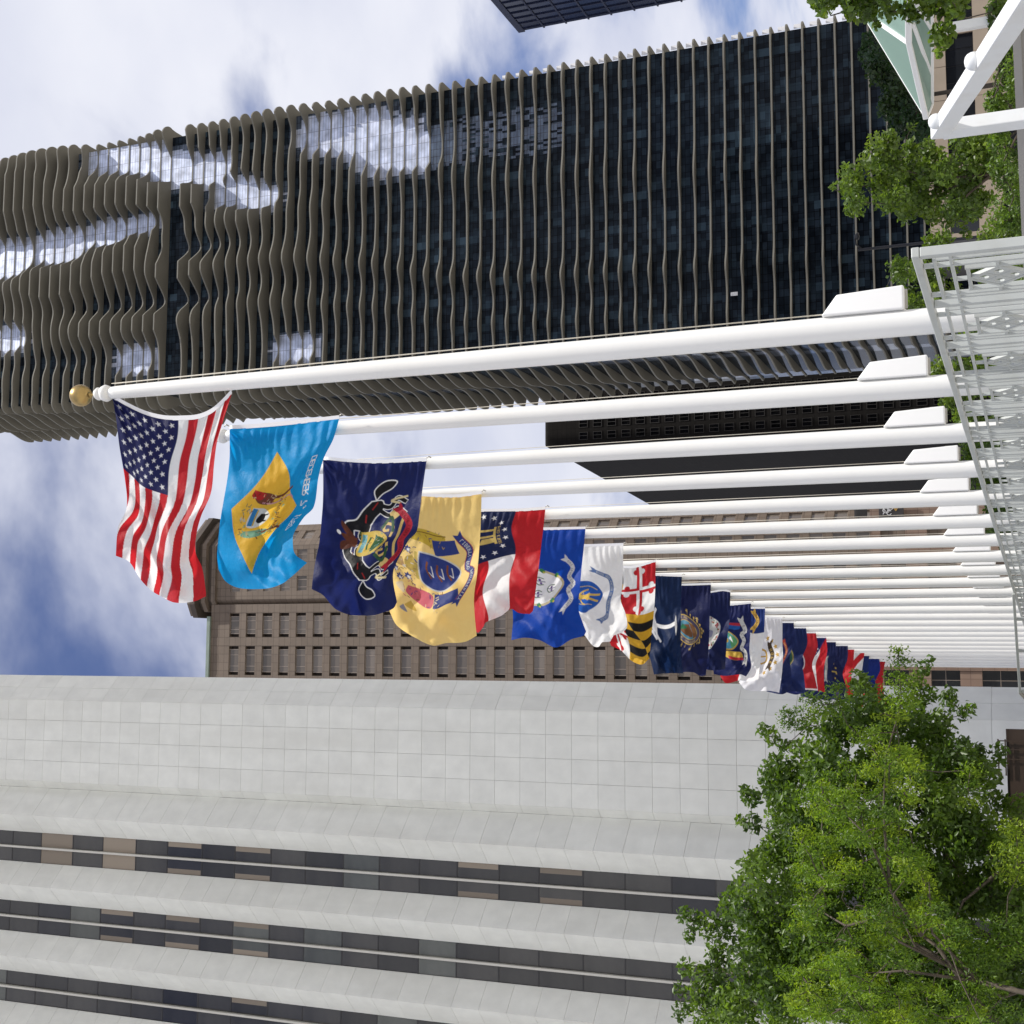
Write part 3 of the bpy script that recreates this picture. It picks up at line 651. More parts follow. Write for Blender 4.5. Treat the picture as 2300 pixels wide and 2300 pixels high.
# ================================================================ flag cloth: outlines in metres (fly, height), from hoist to fly
TRACE = {0:([(0.044,8.864),(0.117,8.736),(0.203,8.552),(0.254,8.367),(0.269,8.179),(0.268,8.029),(0.235,7.901),(0.175,7.795),(0.091,7.682)],[(0.091,7.682),(0.299,7.786),(0.47,7.868),(0.655,7.921),(0.882,7.979),(1.067,8.095),(1.224,8.158),(1.383,8.184),(1.512,8.137),(1.715,8.124),(1.753,8.128)],[(0.044,8.864),(0.232,8.849),(0.468,8.848),(0.738,8.831),(0.975,8.842),(1.145,8.951),(1.373,8.995)],[(1.373,8.995),(1.431,8.869),(1.618,8.801),(1.718,8.709),(1.774,8.573),(1.798,8.433),(1.789,8.24),(1.753,8.128)]),
1:([(-0.064,8.762),(-0.064,8.311),(-0.074,7.892),(-0.085,7.574)],[(-0.085,7.574),(0.093,7.654),(0.265,7.774),(0.441,7.849),(0.709,7.925),(0.805,8.039),(0.938,8.159),(1.002,8.187),(1.14,8.181),(1.235,8.055)],[(-0.064,8.762),(0.193,8.792),(0.44,8.854),(0.717,8.942),(0.93,9.006),(1.118,9.051),(1.279,9.053)],[(1.279,9.053),(1.403,8.979),(1.467,8.832),(1.466,8.592),(1.423,8.372),(1.324,8.201),(1.235,8.055)]),2:([(-0.107,8.734),(-0.069,8.467),(-0.037,8.104),(-0.029,7.519)],[(-0.029,7.519),(0.263,7.592),(0.535,7.658),(0.699,7.704),(0.788,7.804),(0.97,7.935),(1.099,8.01),(1.22,8.027),(1.446,8.002)],[(-0.107,8.734),(0.211,8.768),(0.493,8.814),(0.776,8.877),(1.06,8.962),(1.28,9.013)],[(1.28,9.013),(1.349,8.884),(1.504,8.759),(1.573,8.605),(1.594,8.373),(1.548,8.158),(1.511,8.05),(1.446,8.002)]),3:([(-0.037,8.859),(0.009,8.413),(0.038,7.975),(0.014,7.645)],[(0.014,7.645),(0.399,7.691),(0.721,7.743),(0.937,7.786),(1.208,7.845),(1.482,7.858),(1.679,7.852)],[(-0.037,8.859),(0.47,8.909),(0.914,8.929),(1.138,8.926),(1.373,8.962)],[(1.373,8.962),(1.543,8.879),(1.723,8.613),(1.795,8.425),(1.762,8.253),(1.745,8.012),(1.679,7.852)]),4:([(-0.096,8.702),(-0.084,8.377),(-0.069,7.839),(-0.08,7.498)],[(-0.08,7.498),(0.266,7.564),(0.619,7.644),(0.976,7.724),(1.215,7.775),(1.263,7.824)],[(-0.096,8.702),(0.594,8.765),(1.084,8.717),(1.452,8.618)],[(1.452,8.618),(1.502,8.57),(1.416,8.483),(1.355,8.439),(1.284,8.224),(1.2,8.075),(1.249,7.976),(1.263,7.824)]),5:([(-0.108,8.751),(-0.09,8.179),(-0.082,7.551)],[(-0.082,7.551),(0.194,7.599),(0.581,7.67),(1.037,7.74),(1.234,7.694),(1.365,7.65)],[(-0.108,8.751),(0.561,8.767),(1.094,8.741),(1.476,8.788)],[(1.476,8.788),(1.443,8.586),(1.483,8.364),(1.583,8.121),(1.463,7.877),(1.418,7.695),(1.365,7.65)]),6:([(-0.111,8.765),(-0.088,8.183),(-0.088,7.538)],[(-0.088,7.538),(0.526,7.598),(0.737,7.643),(0.95,7.586),(1.162,7.58),(1.247,7.666)],[(-0.111,8.765),(0.509,8.634),(0.943,8.398),(1.288,8.26)],[(1.288,8.26),(1.447,8.138),(1.461,8.05),(1.389,7.986),(1.375,7.852),(1.303,7.832),(1.247,7.666)]),7:([(-0.081,8.726),(0.033,8.082),(0.03,7.862),(-0.054,7.529)],[(-0.054,7.529),(0.37,7.567),(0.795,7.621),(1.1,7.674),(1.407,7.727),(1.545,7.752)],[(-0.081,8.726),(0.632,8.621),(1.098,8.464),(1.331,8.385)],[(1.331,8.385),(1.408,8.231),(1.593,8.055),(1.646,7.885),(1.545,7.752)]),8:([(-0.04,8.493),(-0.031,8.022),(-0.008,7.552)],[(-0.008,7.552),(0.447,7.598),(1.163,7.654),(1.523,7.664),(1.71,7.648)],[(-0.04,8.493),(0.727,8.416),(1.439,8.23),(1.729,8.177)],[(1.729,8.177),(1.706,7.969),(1.712,7.823),(1.71,7.648)]),9:([(-0.061,8.432),(-0.046,8.012),(-0.052,7.452)],[(-0.052,7.452),(0.433,7.507),(1.043,7.562),(1.427,7.618),(1.658,7.664)],[(-0.061,8.432),(0.734,8.457),(1.635,8.457)],[(1.635,8.457),(1.617,8.205),(1.614,7.893),(1.674,7.773),(1.658,7.664)]),10:([(-0.109,8.397),(-0.085,7.89),(-0.114,7.629),(-0.088,7.477)],[(-0.088,7.477),(0.437,7.527),(0.924,7.615),(1.463,7.682)],[(-0.109,8.397),(0.76,8.357),(1.418,8.253)],[(1.418,8.253),(1.482,7.994),(1.463,7.682)]),11:([(0.023,8.35),(0.011,7.883),(-0.027,7.437)],[(-0.027,7.437),(0.632,7.495),(0.977,7.534),(1.322,7.521),(1.53,7.636)],[(0.023,8.35),(0.805,8.367),(1.485,8.324)],[(1.485,8.324),(1.518,8.101),(1.48,7.77),(1.53,7.636)]),12:([(-0.066,8.361),(-0.083,7.798),(-0.08,7.485)],[(-0.08,7.485),(0.521,7.548),(1.049,7.652),(1.507,7.734)],[(-0.066,8.361),(0.685,8.482),(1.461,8.588)],[(1.461,8.588),(1.608,8.468),(1.549,8.154),(1.565,7.955),(1.507,7.734)]),13:([(-0.041,8.241),(-0.029,7.844),(0.003,7.432)],[(0.003,7.432),(0.565,7.466),(0.948,7.479),(1.333,7.53),(1.757,7.611)],[(-0.041,8.241),(0.759,8.291),(1.518,8.55)],[(1.518,8.55),(1.691,8.388),(1.726,8.103),(1.722,7.817),(1.757,7.611)]),}
FONT = {'A': '0E11111F111111', 'B': '1E11111E11111E', 'C': '0E11101010110E', 'D': '1E11111111111E', 'E': '1F10101E10101F', 'F': '1F10101E101010', 'G': '0E11101713110F', 'H': '1111111F111111', 'I': '0E04040404040E',
        'L': '1010101010101F', 'M': '111B1515111111', 'N': '11191513111111', 'O': '0E11111111110E', 'P': '1E11111E101010', 'Q': '0E11111115120D', 'R': '1E11111E141211', 'S': '0F10100E01011E', 'T': '1F040404040404',
        'U': '1111111111110E', 'V': '11111111110A04', 'X': '11110A040A1111', 'Y': '11110A04040404', '0': '0E11131519110E', '1': '040C040404040E', '2': '0E11010204081F', '5': '1F101E0101110E', '6': '06081E1111110E', '7': '1F010204080808', '8': '0E11110E11110E', ',': '00000000060408', ' ': '00000000000000', 'K': '11121418141211'}
class Paint:
    """flat print on a flag; x runs from hoist to fly (0..1.5), y from top to bottom (0..1)"""
    def __init__(s, ns, nt, bg, asp=1.5, ss=3):
        s.ns, s.nt, s.ss, s.asp = ns, nt, ss, asp
        xs = (np.arange(ns * ss) + .5) / (ns * ss) * asp; ys = (np.arange(nt * ss) + .5) / (nt * ss)
        s.X, s.Y = np.meshgrid(xs, ys); s.a = np.empty((nt * ss, ns * ss, 3)); s.a[:] = bg
    def _win(s, x0, x1, y0, y1):
        H, W = s.X.shape
        i0 = max(int(y0 * H) - 1, 0); i1 = min(int(y1 * H) + 2, H); j0 = max(int(x0 / s.asp * W) - 1, 0); j1 = min(int(x1 / s.asp * W) + 2, W)
        return slice(i0, i1), slice(j0, j1)
    def poly(s, pts, c):
        pts = np.asarray(pts, float); w = s._win(pts[:, 0].min(), pts[:, 0].max(), pts[:, 1].min(), pts[:, 1].max()); X, Y = s.X[w], s.Y[w]
        if X.size == 0: return
        ins = np.zeros(X.shape, bool); n = len(pts)
        for i in range(n):
            x0, y0 = pts[i]; x1, y1 = pts[(i + 1) % n]
            if y0 == y1: continue
            cnd = ((y0 > Y) != (y1 > Y)) & (X < (x1 - x0) * (Y - y0) / (y1 - y0) + x0); ins ^= cnd
        s.a[w][ins] = c
    def rect(s, x0, x1, y0, y1, c): s.poly([(x0, y0), (x1, y0), (x1, y1), (x0, y1)], c)
    def circ(s, x, y, r, c, ry=None, a0=0, a1=360):
        ry = ry or r; s.poly([(x + r * math.cos(R(a)), y + ry * math.sin(R(a))) for a in np.linspace(a0, a1, 40)], c)
    def star(s, x, y, r, c, n=5, rot=-90, q=.4):
        s.poly([(x + (r if i % 2 == 0 else r * q) * math.cos(R(rot + 180 / n * i)), y + (r if i % 2 == 0 else r * q) * math.sin(R(rot + 180 / n * i))) for i in range(2 * n)], c)
    def line(s, pts, w, c):
        for p, q in zip(pts[:-1], pts[1:]):
            p, q = np.asarray(p, float), np.asarray(q, float); d = q - p; l = np.linalg.norm(d)
            if l < 1e-6: continue
            d /= l; nrm = np.array([-d[1], d[0]]) * w / 2; e = d * w * .3
            s.poly([p - e + nrm, q + e + nrm, q + e - nrm, p - e - nrm], c)
    def curve(s, pts, w, c, n=24): s.line(spline(pts, n), w, c)
    def blob(s, pts, c, n=48, outline=None, ow=.012):
        P = spline(list(pts) + [pts[0]], n)
        s.poly(P, c)
        if outline is not None: s.line(P, ow, outline)
    def text(s, st, x, y, h, c, ang=0.0, arc=None, gap=1.0):
        u = h / 7.0
        for k, ch in enumerate(st):
            g = FONT.get(ch); 
            if g is None: continue
            if arc: 
                cx_, cy_, r, a0, da = arc; a = R(a0 + da * k); ox, oy, th = cx_ + r * math.cos(a), cy_ + r * math.sin(a), a + (PI / 2 if da > 0 else -PI / 2)
            else: th = R(ang); ox, oy = x + k * u * 6 * gap * math.cos(th), y + k * u * 6 * gap * math.sin(th)
            ct, sn = math.cos(th), math.sin(th)
            for r_ in range(7):
                b = int(g[2 * r_:2 * r_ + 2], 16)
                for q in range(5):
                    if b >> (4 - q) & 1:
                        cor = [(q * u, (r_ - 7) * u), ((q + 1.03) * u, (r_ - 7) * u), ((q + 1.03) * u, (r_ - 5.97) * u), (q * u, (r_ - 5.97) * u)]
                        s.poly([(ox + X * ct - Y * sn, oy + X * sn + Y * ct) for X, Y in cor], c)
    def speckle(s, x0, x1, y0, y1, cols, n, r, seed=1):
        g = random.Random(seed)
        for _ in range(n):
            x, y = g.uniform(x0, x1), g.uniform(y0, y1); c = cols[g.randrange(len(cols))]; a = g.uniform(0, 180); k = g.uniform(.5, 1.3) * r
            s.line([(x - k * math.cos(R(a)), y - k * math.sin(R(a))), (x + k * math.cos(R(a)), y + k * math.sin(R(a)))], k * .55, c)
    def out(s):
        return s.a.reshape(s.nt, s.ss, s.ns, s.ss, 3).mean(axis=(1, 3))
class Scaled:
    def __init__(s, p, x, y, k): s.p, s.c, s.k = p, (x, y), k
    def T(s, L): return [(s.c[0] + (a - s.c[0]) * s.k, s.c[1] + (b - s.c[1]) * s.k) for a, b in L]
    def blob(s, pts, c): s.p.blob(s.T(pts), c)
    def curve(s, pts, w, c): s.p.curve(s.T(pts), w * s.k, c)
    def rect(s, x0, x1, y0, y1, c): s.p.poly(s.T([(x0, y0), (x1, y0), (x1, y1), (x0, y1)]), c)
    def circ(s, x, y, r, c): q = s.T([(x, y)])[0]; s.p.circ(q[0], q[1], r * s.k, c)
def spline(pts, n):
    P = np.asarray(pts, float); d = np.r_[0, np.cumsum(np.linalg.norm(np.diff(P, axis=0), axis=1))]
    if d[-1] == 0: return np.repeat(P[:1], n, 0)
    d /= d[-1]; u = np.linspace(0, 1, n)
    # centripetal-like Hermite through the points
    T = np.zeros_like(P)
    for i in range(len(P)):
        a, b = max(i - 1, 0), min(i + 1, len(P) - 1); T[i] = (P[b] - P[a]) / max(d[b] - d[a], 1e-6)
    k = np.clip(np.searchsorted(d, u, side='right') - 1, 0, len(P) - 2); h = d[k + 1] - d[k]; h[h == 0] = 1e-6; f = ((u - d[k]) / h)[:, None]
    h = h[:, None]
    return (2 * f**3 - 3 * f**2 + 1) * P[k] + (f**3 - 2 * f**2 + f) * h * T[k] + (-2 * f**3 + 3 * f**2) * P[k + 1] + (f**3 - f**2) * h * T[k + 1]

WHITE, RED, NAVY, GOLD, BLACK = (.86, .86, .86), (.52, .018, .026), (.012, .018, .105), (.70, .40, .06), (.012, .012, .014)
SILVER = (.62, .62, .60)
def ribbon(p, pts, w, c, txt=None, tc=(.05, .05, .12), h=None, edge=None):
    if edge is not None: p.curve(pts, w * 1.25, edge, 30)
    p.curve(pts, w, c, 30)
    for e, f in ((pts[0], pts[1]), (pts[-1], pts[-2])):
        e, f = np.asarray(e, float), np.asarray(f, float); d = unit(e - f); nrm = np.array([-d[1], d[0]]); t_ = e + d * w * 1.1
        p.poly([e + nrm * w * .6, t_ + nrm * w * .75, e + d * w * .5, t_ - nrm * w * .75, e - nrm * w * .6], c)
    if txt:
        P = spline(pts, len(txt) + 2)
        for k, ch in enumerate(txt):
            d = P[k + 2] - P[k + 1] if k + 2 < len(P) else P[-1] - P[-2]
            nrm = unit(np.array([-d[1], d[0]])); o = P[k + 1] + nrm * (h or w * .55) * .5
            p.text(ch, o[0], o[1], h or w * .55, tc, math.degrees(math.atan2(d[1], d[0])))
def horse(p, x, y, sx, k=1.0):
    """rearing black horse outlined in white; sx=1 faces +x"""
    def T(L): return [(x + sx * a * k, y + b * k) for a, b in L]
    parts = [[(-.10, .10), (-.02, .02), (.08, -.06), (.13, -.15), (.18, -.19), (.25, -.16), (.25, -.12), (.19, -.11), (.17, -.03), (.12, .05), (.04, .12), (-.02, .19), (-.10, .19)],
             [(-.12, .14), (-.20, .12), (-.27, .20), (-.26, .30), (-.21, .27), (-.17, .19)]]
    legs = [[(-.07, .16), (-.03, .26), (-.10, .33), (-.06, .40)], [(-.02, .16), (.05, .25), (.00, .33), (.05, .40)], [(.12, .04), (.21, .01), (.22, .09)], [(.13, .00), (.24, -.05), (.27, .03)]]
    for q in legs: p.curve(T(q), .050 * k, WHITE)
    for q in parts: p.blob(T(q), WHITE, outline=WHITE, ow=.02 * k)
    for q in legs: p.curve(T(q), .036 * k, BLACK)
    for q in parts: p.blob(T(q), BLACK)
    p.line(T([(.02, .04), (.09, .02)]), .012 * k, (.35, .02, .02)); p.line(T([(-.09, .15), (-.03, .1)]), .010 * k, (.35, .02, .02))

def design(n, ns, nt):
    def P(bg, **k): return Paint(ns, nt, bg, **k)
    if n == 0:
        p = P(WHITE)
        for i in range(13): p.rect(0, 1.5, i / 13, (i + 1) / 13, RED if i % 2 == 0 else WHITE)
        p.rect(0, .65, 0, 7 / 13, (.014, .017, .085)); r = 0
        for row_ in range(9):
            m = 6 if row_ % 2 == 0 else 5
            for k in range(m): p.star((k * 2 + (1 if m == 6 else 2)) * .65 / 12, (row_ + 1) * (7 / 13) / 10, .0265, (.76, .76, .76))
        c = p.out(); out = c.copy(); tt = (np.arange(nt) + .5) / nt           # the upper stripes slide up and over as the fold takes them
        for k in range(ns):
            s_ = (k + .5) / ns; sh = .17 * float(smooth(np.array(s_), .40, 1.0)); tf = .36 + .16 * s_ + .04
            T_ = np.where(tt < tf, tt + sh, (tf + sh) + (tt - tf) * (1 - tf - sh) / (1 - tf)); i_ = np.clip((T_ * nt).astype(int), 0, nt - 1); out[:, k] = c[i_, k]
        return out
    if n == 1:
        p = P((.004, .30, .66)); Y = (.80, .48, .05)
        p.poly([(.22, .46), (.78, .12), (1.34, .46), (.78, .80)], Y)
        br, rd_, gn, bl = (.17, .05, .03), (.42, .02, .02), (.20, .42, .28), (.03, .2, .45)
        p.blob([(.57, .33), (.62, .30), (.66, .36), (.65, .50), (.60, .52), (.57, .44)], br); p.blob([(.565, .28), (.62, .27), (.63, .37), (.58, .40)], rd_); p.curve([(.60, .48), (.61, .62), (.57, .70)], .026, br); p.curve([(.65, .40), (.66, .56), (.64, .70), (.68, .74)], .012, (.6, .3, .34)); p.speckle(.57, .66, .28, .62, [br, rd_, (.62, .5, .3), (.1, .03, .02)], 26, .012, 3)
        p.blob([(.70, .33), (.86, .33), (.86, .46), (.78, .54), (.70, .46)], (.66, .66, .62)); p.poly([(.705, .335), (.855, .335), (.855, .385), (.705, .385)], bl); p.poly([(.71, .385), (.85, .385), (.85, .40), (.71, .40)], (.6, .4, .06)); p.blob([(.74, .44), (.80, .41), (.83, .45), (.81, .49), (.75, .49)], BLACK); p.line([(.76, .48), (.755, .52)], .014, BLACK); p.line([(.81, .47), (.815, .51)], .014, BLACK)
        p.speckle(.69, .87, .24, .33, [br, (.5, .5, .45), (.25, .2, .1), gn], 24, .013, 4)
        p.blob([(.91, .33), (.96, .30), (.98, .42), (.97, .56), (.92, .55), (.90, .44)], gn); p.curve([(.95, .52), (.94, .64), (.97, .70)], .024, br); p.speckle(.90, 1.0, .26, .66, [gn, br, (.12, .2, .12), (.55, .4, .2)], 34, .013, 5)
        for k in range(9): p.curve([(.64 + .042 * k, .60), (.655 + .042 * k, .63), (.67 + .042 * k, .60)], .007, (.24, .11, .04))
        p.speckle(.62, 1.0, .57, .68, [br, (.3, .15, .05), gn], 40, .010, 6)
        p.text('DECEMBER 7, 1787', .34, .905, .066, (.76, .78, .78), gap=.80)
        return p.out()
    if n == 2:
        p = P((.011, .018, .105))
        horse(p, .44, .44, 1, 1.02); horse(p, 1.06, .44, -1, 1.02)
        p.curve([(.50, .86), (.62, .82), (.75, .80), (.88, .82), (1.00, .86)], .028, (.62, .45, .16)); 
        for sx in (1, -1):
            c = .75; p.curve([(c - sx * .04, .72), (c - sx * .14, .74), (c - sx * .18, .66), (c - sx * .12, .64), (c - sx * .11, .69)], .026, (.66, .46, .16)); p.blob([(c - sx * .2, .74), (c - sx * .28, .70), (c - sx * .30, .80), (c - sx * .24, .80)], (.68, .5, .2))
            p.curve([(c - sx * .36, .80), (c - sx * .40, .72), (c - sx * .42, .86)], .02, (.7, .6, .35))
        ribbon(p, [(.46, .80), (.60, .90), (.75, .86), (.90, .90), (1.04, .80)], .062, (.42, .02, .04), 'VIRTUE LIBERTY INDEPENDENCE', (.12, .005, .01), .03)
        p.blob([(.63, .40), (.87, .40), (.88, .58), (.75, .70), (.62, .58)], (.62, .45, .10)); p.blob([(.65, .55), (.85, .55), (.75, .67)], (.02, .09, .03)); p.rect(.65, .85, .41, .46, (.15, .4, .45)); p.rect(.65, .85, .47, .53, (.60, .42, .07)); p.curve([(.68, .50), (.75, .48), (.82, .50)], .02, (.03, .1, .03))
        p.blob([(.70, .36), (.72, .24), (.75, .19), (.78, .24), (.80, .36)], (.13, .04, .02)); p.circ(.75, .17, .022, WHITE); p.blob([(.70, .34), (.60, .22), (.66, .20), (.72, .26)], (.11, .035, .02)); p.blob([(.80, .34), (.90, .22), (.84, .20), (.78, .26)], (.11, .035, .02))
        p.speckle(.62, .88, .36, .68, [(.62, .45, .1), (.03, .1, .04), (.5, .5, .45), (.2, .07, .03), (.1, .3, .3)], 46, .012, 8)
        p.curve([(.60, .62), (.52, .72), (.66, .74)], .03, (.03, .09, .04)); p.curve([(.90, .62), (.98, .72), (.84, .74)], .03, (.03, .09, .04))
        return p.out()
    if n == 3:
        p = P((.90, .66, .24)); B = (.03, .05, .22)
        p.blob([(.36, .30), (.42, .20), (.48, .28), (.50, .45), (.52, .62), (.40, .66), (.36, .48)], (.56, .40, .05)); p.poly([(.44, .52), (.58, .56), (.56, .80), (.42, .76)], B); p.circ(.43, .17, .035, (.5, .3, .18)); p.curve([(.40, .22), (.36, .08), (.38, .02)], .014, (.25, .1, .03)); p.curve([(.44, .28), (.40, .30), (.39, .66)], .010, (.2, .12, .02))
        p.blob([(1.00, .24), (1.08, .22), (1.12, .36), (1.10, .50), (.98, .48)], (.58, .12, .16)); p.poly([(.96, .50), (1.10, .52), (1.06, .82), (.92, .76)], B); p.circ(1.04, .17, .035, (.5, .3, .18)); p.blob([(1.14, .28), (1.22, .22), (1.2, .36)], (.6, .4, .08)); p.blob([(1.22, .2), (1.28, .16), (1.27, .26)], (.25, .25, .3)); p.blob([(.98, .18), (1.05, .10), (1.1, .2)], (.72, .6, .4))
        p.blob([(.60, .38), (.75, .36), (.90, .38), (.92, .56), (.86, .70), (.75, .78), (.64, .70), (.58, .56)], B, outline=(.6, .62, .6), ow=.014)
        for k, yy in enumerate((.46, .56, .66)): p.curve([(.67, yy), (.75, yy - .02), (.82, yy + .01)], .017, (.22, .07, .02)); p.line([(.70, yy + .035), (.80, yy + .035), (.77, yy)], .010, (.62, .62, .62))
        p.blob([(.66, .30), (.70, .22), (.80, .22), (.84, .30), (.75, .35)], (.50, .36, .08)); p.curve([(.62, .34), (.75, .33), (.88, .34)], .03, (.55, .42, .1)); p.blob([(.70, .18), (.74, .08), (.80, .12), (.80, .2)], (.45, .28, .12))
        for (x, y) in ((.60, .24), (.56, .16), (.64, .12), (.90, .24), (.94, .15), (.86, .10)): p.star(x, y, .045, B, 6, 0, .55); p.star(x + .01, y + .01, .025, WHITE, 6, 0, .5)
        p.speckle(.36, .52, .12, .66, [(.45, .3, .05), (.62, .47, .12), (.2, .12, .03), B], 40, .013, 9); p.speckle(.92, 1.14, .14, .60, [(.6, .2, .2), (.7, .6, .4), (.2, .1, .05), B], 40, .013, 10); p.speckle(.56, .94, .08, .34, [B, (.5, .36, .08), (.6, .6, .6), (.3, .2, .1)], 60, .013, 11)
        ribbon(p, [(.40, .80), (.56, .90), (.72, .86), (.78, .92), (.88, .90), (1.06, .80)], .055, B, 'LIBERTY AND PROSPERITY', (.70, .70, .66), .034, edge=(.35, .05, .08))
        return p.out()
    if n == 4:
        p = P(WHITE); p.rect(0, 1.5, 0, 1 / 3, RED); p.rect(0, 1.5, 2 / 3, 1, RED); p.rect(0, .67, 0, 2 / 3, (.012, .02, .075))
        for k in range(13): a = R(360 / 13 * k + 20); p.star(.335 + .265 * math.cos(a), .333 + .265 * math.sin(a), .036, WHITE)
        g = (.62, .46, .14)
        for x in (.25, .335, .42): p.rect(x - .014, x + .014, .25, .46, g)
        p.poly([(.22, .25), (.335, .17), (.45, .25)], g); p.rect(.21, .46, .46, .49, g); p.curve([(.24, .24), (.335, .12), (.43, .24)], .02, g); p.blob([(.36, .32), (.41, .30), (.41, .45), (.37, .46)], g)
        p.text('IN GOD WE TRUST', .20, .535, .032, g, gap=.66); return p.out()
    if n == 5:
        p = P((.006, .055, .36))
        p.blob([(.52, .22), (.62, .20), (.75, .13), (.88, .20), (.98, .22), (.99, .42), (.94, .55), (.86, .66), (.75, .74), (.64, .66), (.56, .55), (.51, .42)], WHITE, outline=(.55, .47, .28), ow=.03)
        for (x, y) in ((.66, .36), (.84, .36), (.75, .54)):
            p.line([(x, y - .06), (x, y + .07)], .012, (.06, .05, .2)); p.curve([(x - .04, y + .05), (x - .05, y - .02), (x, y - .06), (x + .05, y - .02), (x + .04, y + .05)], .012, (.05, .12, .06)); p.circ(x - .02, y, .016, (.12, .04, .24)); p.circ(x + .025, y + .015, .016, (.12, .04, .24))
        for (x, y) in ((.53, .24), (.97, .24), (.58, .60), (.92, .60), (.75, .14), (.51, .42), (.99, .42)): p.blob([(x - .035, y), (x, y - .035), (x + .035, y), (x, y + .035)], (.04, .20, .07)); p.circ(x + .02, y + .015, .014, (.5, .45, .05))
        ribbon(p, [(.42, .76), (.54, .86), (.66, .82), (.75, .88), (.84, .82), (.96, .86), (1.08, .76)], .058, (.62, .62, .62), 'QUI TRANSTULIT SUSTINET', (.1, .1, .18), .032); return p.out()
    if n == 6:
        p = P(WHITE); B = (.02, .10, .42)
        p.blob([(.54, .18), (.75, .16), (.96, .18), (.97, .44), (.88, .62), (.75, .72), (.62, .62), (.53, .44)], B)
        g = (.66, .45, .10)
        p.blob([(.71, .29), (.79, .29), (.78, .40), (.80, .48), (.70, .48), (.72, .40)], g); p.circ(.75, .245, .026, g); p.line([(.725, .47), (.715, .56), (.70, .64)], .030, g); p.line([(.775, .47), (.785, .56), (.80, .64)], .030, g)
        p.curve([(.72, .31), (.67, .37), (.65, .44)], .020, g); p.curve([(.78, .31), (.84, .36), (.86, .42)], .020, g); p.curve([(.62, .28), (.60, .42), (.64, .58)], .010, (.6, .45, .15)); p.line([(.86, .30), (.86, .56)], .009, (.6, .45, .15)); p.star(.62, .25, .026, WHITE); p.speckle(.70, .80, .30, .48, [(.3, .18, .05), (.7, .55, .2)], 12, .012, 21)
        p.curve([(.60, .12), (.75, .08), (.90, .12)], .03, (.03, .06, .2))
        ribbon(p, [(.38, .56), (.48, .76), (.75, .86), (1.02, .76), (1.12, .56)], .055, (.10, .17, .36), 'ENSE PETIT PLACIDAM SUB LIBERTATE QUIETEM', (.6, .6, .55), .028); return p.out()
    if n == 7:
        p = P(GOLD); Y, K = (.66, .38, .03), BLACK
        def calvert(x0, y0):
            for k in range(6):
                for hlf in (0, 1):
                    pass
            w = .75 / 6
            yy, xx = p.Y - y0, p.X - x0; ins = (xx >= 0) & (xx < .75) & (yy >= 0) & (yy < .5)
            st = (np.floor(xx / w).astype(int) % 2 == 0); diag = (yy / .5) < (xx / .75) * 1.0
            val = st ^ diag
            p.a[ins & val] = Y; p.a[ins & ~val] = K
        def cross(x0, y0):
            for i in (0, 1):
                for j in (0, 1): p.rect(x0 + i * .375, x0 + i * .375 + .375, y0 + j * .25, y0 + j * .25 + .25, WHITE if (i + j) % 2 == 0 else RED)
            yy, xx = p.Y - y0 - .25, p.X - x0 - .375
            m = (np.abs(xx) < .042) & (np.abs(yy) < .19) | (np.abs(yy) < .042) & (np.abs(xx) < .30)
            for cx_, cy_ in ((.29, 0), (-.29, 0), (0, .18), (0, -.18)):
                for dx_, dy_ in ((0, 0), (.05, 0), (-.05, 0), (0, .045), (0, -.045)): m |= (xx - cx_ - dx_) ** 2 + (yy - cy_ - dy_) ** 2 < .0017
            q = (xx > 0) ^ (yy > 0)
            p.a[m & q] = WHITE; p.a[m & ~q] = RED
        calvert(0, 0); calvert(.75, .5); cross(.75, 0); cross(0, .5); return p.out()
    if n == 8:
        p = P((.008, .022, .075)); p.curve([(.72, .84), (.75, .66), (.74, .40)], .06, WHITE); p.blob([(.60, .86), (.72, .80), (.80, .80), (.92, .86)], WHITE)
        for a in (-150, -120, -90, -60, -30, 0, 180): p.curve([(.74, .38), (.74 + .14 * math.cos(R(a)), .36 + .12 * math.sin(R(a))), (.74 + .24 * math.cos(R(a)), .42 + .16 * math.sin(R(a)))], .045, WHITE)
        p.circ(.20, .22, .10, WHITE); p.circ(.24, .19, .09, (.008, .022, .075)); return p.out()
    if n == 9:
        p = P((.012, .016, .072)); g = (.58, .40, .10)
        for k in range(26): a = R(360 / 26 * k); p.blob([(.75 + .27 * math.cos(a) - .03, .5 + .27 * math.sin(a)), (.75 + .31 * math.cos(a), .5 + .31 * math.sin(a)), (.75 + .27 * math.cos(a) + .03, .5 + .27 * math.sin(a))], g, 12)
        for k in range(9): a = R(40 * k + 10); p.star(.75 + .32 * math.cos(a), .5 + .32 * math.sin(a), .035, (.62, .46, .16))
        p.circ(.75, .5, .245, g); p.circ(.75, .5, .228, (.10, .09, .16)); p.text('SEAL OF THE STATE OF NEW HAMPSHIRE', 0, 0, .035, (.55, .42, .2), arc=(.75, .5, .18, -200, 7.0)); p.circ(.75, .5, .165, g); p.circ(.75, .5, .152, (.10, .28, .40)); p.poly([(.62, .57), (.88, .57), (.84, .65), (.66, .65)], (.22, .10, .04)); p.blob([(.65, .56), (.70, .40), (.80, .38), (.86, .55)], (.20, .09, .04)); p.blob([(.66, .44), (.76, .36), (.72, .5)], (.04, .2, .1)); return p.out()
